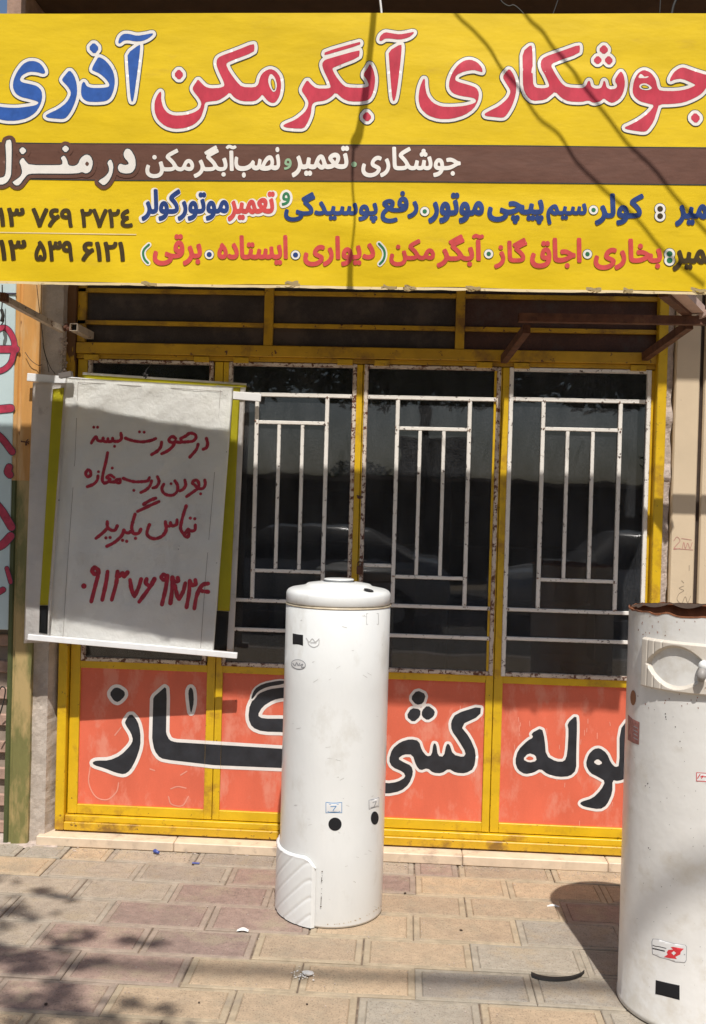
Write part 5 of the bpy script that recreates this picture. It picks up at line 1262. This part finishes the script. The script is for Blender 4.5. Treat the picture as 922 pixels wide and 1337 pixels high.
for g in ((-1.0, -4.3, 4.7), (-.85, -4.1, 4.6), (-1.25, -4.0, 4.6), (-1.3, -3.75, 4.5), (-1.5, -4.4, 4.6), (-2.1, -3.7, 3.9), (-3.9, -4.2, 4.6), (-4.4, -5.6, 4.7), (-3.0, -6.3, 4.6), (-2.0, -5.5, 4.6)):
    m_ = Vector((-3.05, -4.95, 2.9)).lerp(Vector(g), .5)+Vector((0, 0, .35)); tube(b, catmull([(-3.05, -4.95, 2.8), m_, g], 5), .03, 6, radii=[.05-.0043*i for i in range(11)])
obj('trunk', b, m_bark, tr)
b = B()
for c, r, n_ in (((-3.0, -5.2, 5.0), (1.7, 1.3, 1.0), 5200), ((-2.6, -4.2, 4.4), (.9, .6, .6), 1300), ((-1.75, -4.6, 4.6), (.35, .35, .25), 220)): leafcloud(b, c, r, n_, .055, rs)
# twig tips whose shadows reach the pavers: spots given on the ground, followed up towards the sun
rs2 = random.Random(12)
spots = [(50, 1163, .055), (75, 1170, .035), (92, 1174, .02), (10, 1190, .085), (25, 1185, .06), (42, 1196, .04), (112, 1222, .06), (80, 1232, .055), (172, 1228, .05), (195, 1232, .03), (80, 1285, .07), (62, 1300, .075), (20, 1305, .08), (170, 1310, .05), (215, 1316, .032), (100, 1322, .075), (140, 1330, .08), (40, 1330, .09), (5, 1238, .07), (10, 1252, .07), (40, 1246, .05), (130, 1255, .05), (100, 1262, .06), (30, 1268, .07), (60, 1315, .06), (-10, 1210, .09), (-15, 1150, .06), (120, 1345, .09), (30, 1350, .12), (200, 1345, .07)]
for px, py, rr in spots:
    zz = 4.6+rs2.uniform(-.4, .5); p = onZ(px, py); t = zz/1.67; q = p+Vector((.14, -1, 1.67))*t; leafcloud(b, q, (rr*.95, rr*.5, rr*.5), int(9+rr*190), .034, rs)
    for _ in range(2): leafcloud(b, q+Vector((rs2.uniform(-1, 1)*rr*2, rs2.uniform(-1, 1)*rr*1.2, 0)), (rr*.5, rr*.3, rr*.3), 4, .030, rs)
obj('crown', b, m_leaf, tr)

# ================================================================== ACROSS THE STREET (seen only as reflections in the glass)
ow = thing('far_wall', 'long low wall across the street behind the viewer', 'wall', (0, -19, -.16))
bx('wall_body', -40, 40, -19.3, -19, -.16, 2.15, m_oppo, ow, 0); bx('coping', -40, 40, -19.36, -18.94, 2.151, 2.25, m_conc, ow, 0)
fb_ = thing('far_house', 'flat-roofed pale house beyond the wall across the street', 'house', (1.5, -60, -.16))
bx('wall', -.5, 4.2, -66, -60, -.16, 5.6, m_oppo, fb_, 0); bx('parapet', -.6, 4.3, -66.1, -59.9, 5.61, 6.0, m_oppo, fb_, 0); bx('window', 1, 2.2, -59.99, -59.9, 2.5, 3.9, m_black, fb_, 0)
rs = random.Random(9)
for k, (x, y, h_) in enumerate(((-14, -26, 4.5), (-7.5, -30, 4.0), (9, -27, 4.2), (18, -30, 5.0), (-1.8, -34, 3.2))):
    t_ = thing('far_tree', ['dark tree beyond the far wall, far left', 'dark tree beyond the far wall, left', 'dark tree beyond the far wall, right', 'tall dark tree beyond the far wall, far right', 'small dark tree beyond the far wall, middle'][k], 'tree', (x, y, -.16), 'trees across the street')
    b = B(); tube(b, [(x, y, -.16), (x+.1, y, h_*.4), (x, y, h_*.8)], .12, 8, radii=[.16, .12, .05]); obj('trunk', b, m_bark, t_)
    b = B(); leafcloud(b, (x, y, h_*.75), (1.5, 1.4, h_*.28), 900, .16, rs); leafcloud(b, (x+.8, y, h_*.6), (1.0, 1.0, h_*.2), 300, .16, rs); obj('crown', b, m_leaf, t_)
for k, x in enumerate((-9.5, -4.6, .4, 5.2, 10.2)):
    y = -16.2 + .5*(k % 2)
    t_ = thing('plane_tree', ['broad street tree with high crown across the road, far left', 'broad street tree with high crown across the road, left', 'broad street tree with high crown across the road, middle', 'broad street tree with high crown across the road, right', 'broad street tree with high crown across the road, far right'][k], 'tree', (x, y, -.3), 'street trees across the road')
    b = B(); tube(b, catmull([(x, y, -.3), (x+.1, y, 1.5), (x-.05, y, 3.2), (x+.1, y+.1, 5.0)], 4), .15, 10, radii=[.17-.009*i for i in range(13)]); obj('trunk', b, m_bark, t_)
    b = B(); leafcloud(b, (x, y, 6.5), (3.0, 2.2, 2.7), 5200, .17, rs); leafcloud(b, (x+.8, y+.5, 4.3), (1.9, 1.5, .7), 1300, .15, rs); leafcloud(b, (x-1.2, y, 4.4), (1.6, 1.3, .8), 1200, .15, rs); obj('crown', b, m_leaf, t_)
def car(x, y, m, lab):
    t = thing('parked_car', lab, 'car', (x, y, -.15), 'cars parked across the street')
    z0 = -.15; st_ = [(-2.15, .45, .62, .62, .62), (-2.05, .3, .82, .82, .72), (-1.5, .24, .92, .93, .80), (-1.0, .24, .95, 1.02, .80), (-.45, .24, .97, 1.42, .60), (.3, .24, .97, 1.46, .60), (1.0, .24, .98, 1.40, .58), (1.6, .24, .98, 1.06, .74), (2.0, .3, .96, 1.0, .72), (2.12, .45, .8, .8, .62)]
    b = B(); Rr = []
    for sx_, zl, zm, zh, wt in st_:
        w_ = .83 if abs(sx_) < 2 else .74
        Rr.append([b.verts.new((x+sx_, y+yy, z0+zz)) for yy, zz in ((-w_, zl), (-w_-.02, (zl+zm)/2), (-w_, zm), (-wt*.98, zh-.03), (-wt*.7, zh), (wt*.7, zh), (wt*.98, zh-.03), (w_, zm), (w_+.02, (zl+zm)/2), (w_, zl))])
    for A, Bq in zip(Rr, Rr[1:]):
        for k in range(10):
            f_ = b.faces.new([A[k], Bq[k], Bq[(k+1) % 10], A[(k+1) % 10]]); f_.smooth = True
            if k in (2, 6) and st_[Rr.index(A)][3] > 1.01 and st_[Rr.index(Bq)][3] > 1.04: f_.material_index = 1
            if k in (3, 4, 5) and (st_[Rr.index(A)][3], st_[Rr.index(Bq)][3]) in ((1.02, 1.42), (1.40, 1.06)): f_.material_index = 1
    b.faces.new(Rr[0][::-1]); b.faces.new(Rr[-1]); bmesh.ops.recalc_face_normals(b, faces=b.faces)
    obj('body', b, [m, m_black], t)
    for sx_ in (-1.35, 1.35):
        for sy in (-.80, .80):
            b = B(); tube(b, [(x+sx_, y+sy-.09, z0+.31), (x+sx_, y+sy+.09, z0+.31)], .31, 24); obj('wheel', b, m_tyre, t)
            b = B(); e_ = -.1 if sy < 0 else .1; tube(b, [(x+sx_, y+sy+e_*.7, z0+.31), (x+sx_, y+sy+e_*1.05, z0+.31)], .19, 16); obj('rim', b, m_carp, t)
    for sy in (-.55, .55):
        b = B(); bmesh.ops.create_uvsphere(b, u_segments=12, v_segments=8, radius=.09, matrix=Matrix.Translation((x-2.08, y+sy, z0+.64))); obj('headlight', b, m_lbl, t)
car(-1.5, -9.6, m_carp, 'silver car parked on the street behind the viewer, left')
car(3.4, -9.8, m_carw, 'white car parked on the street behind the viewer, right')
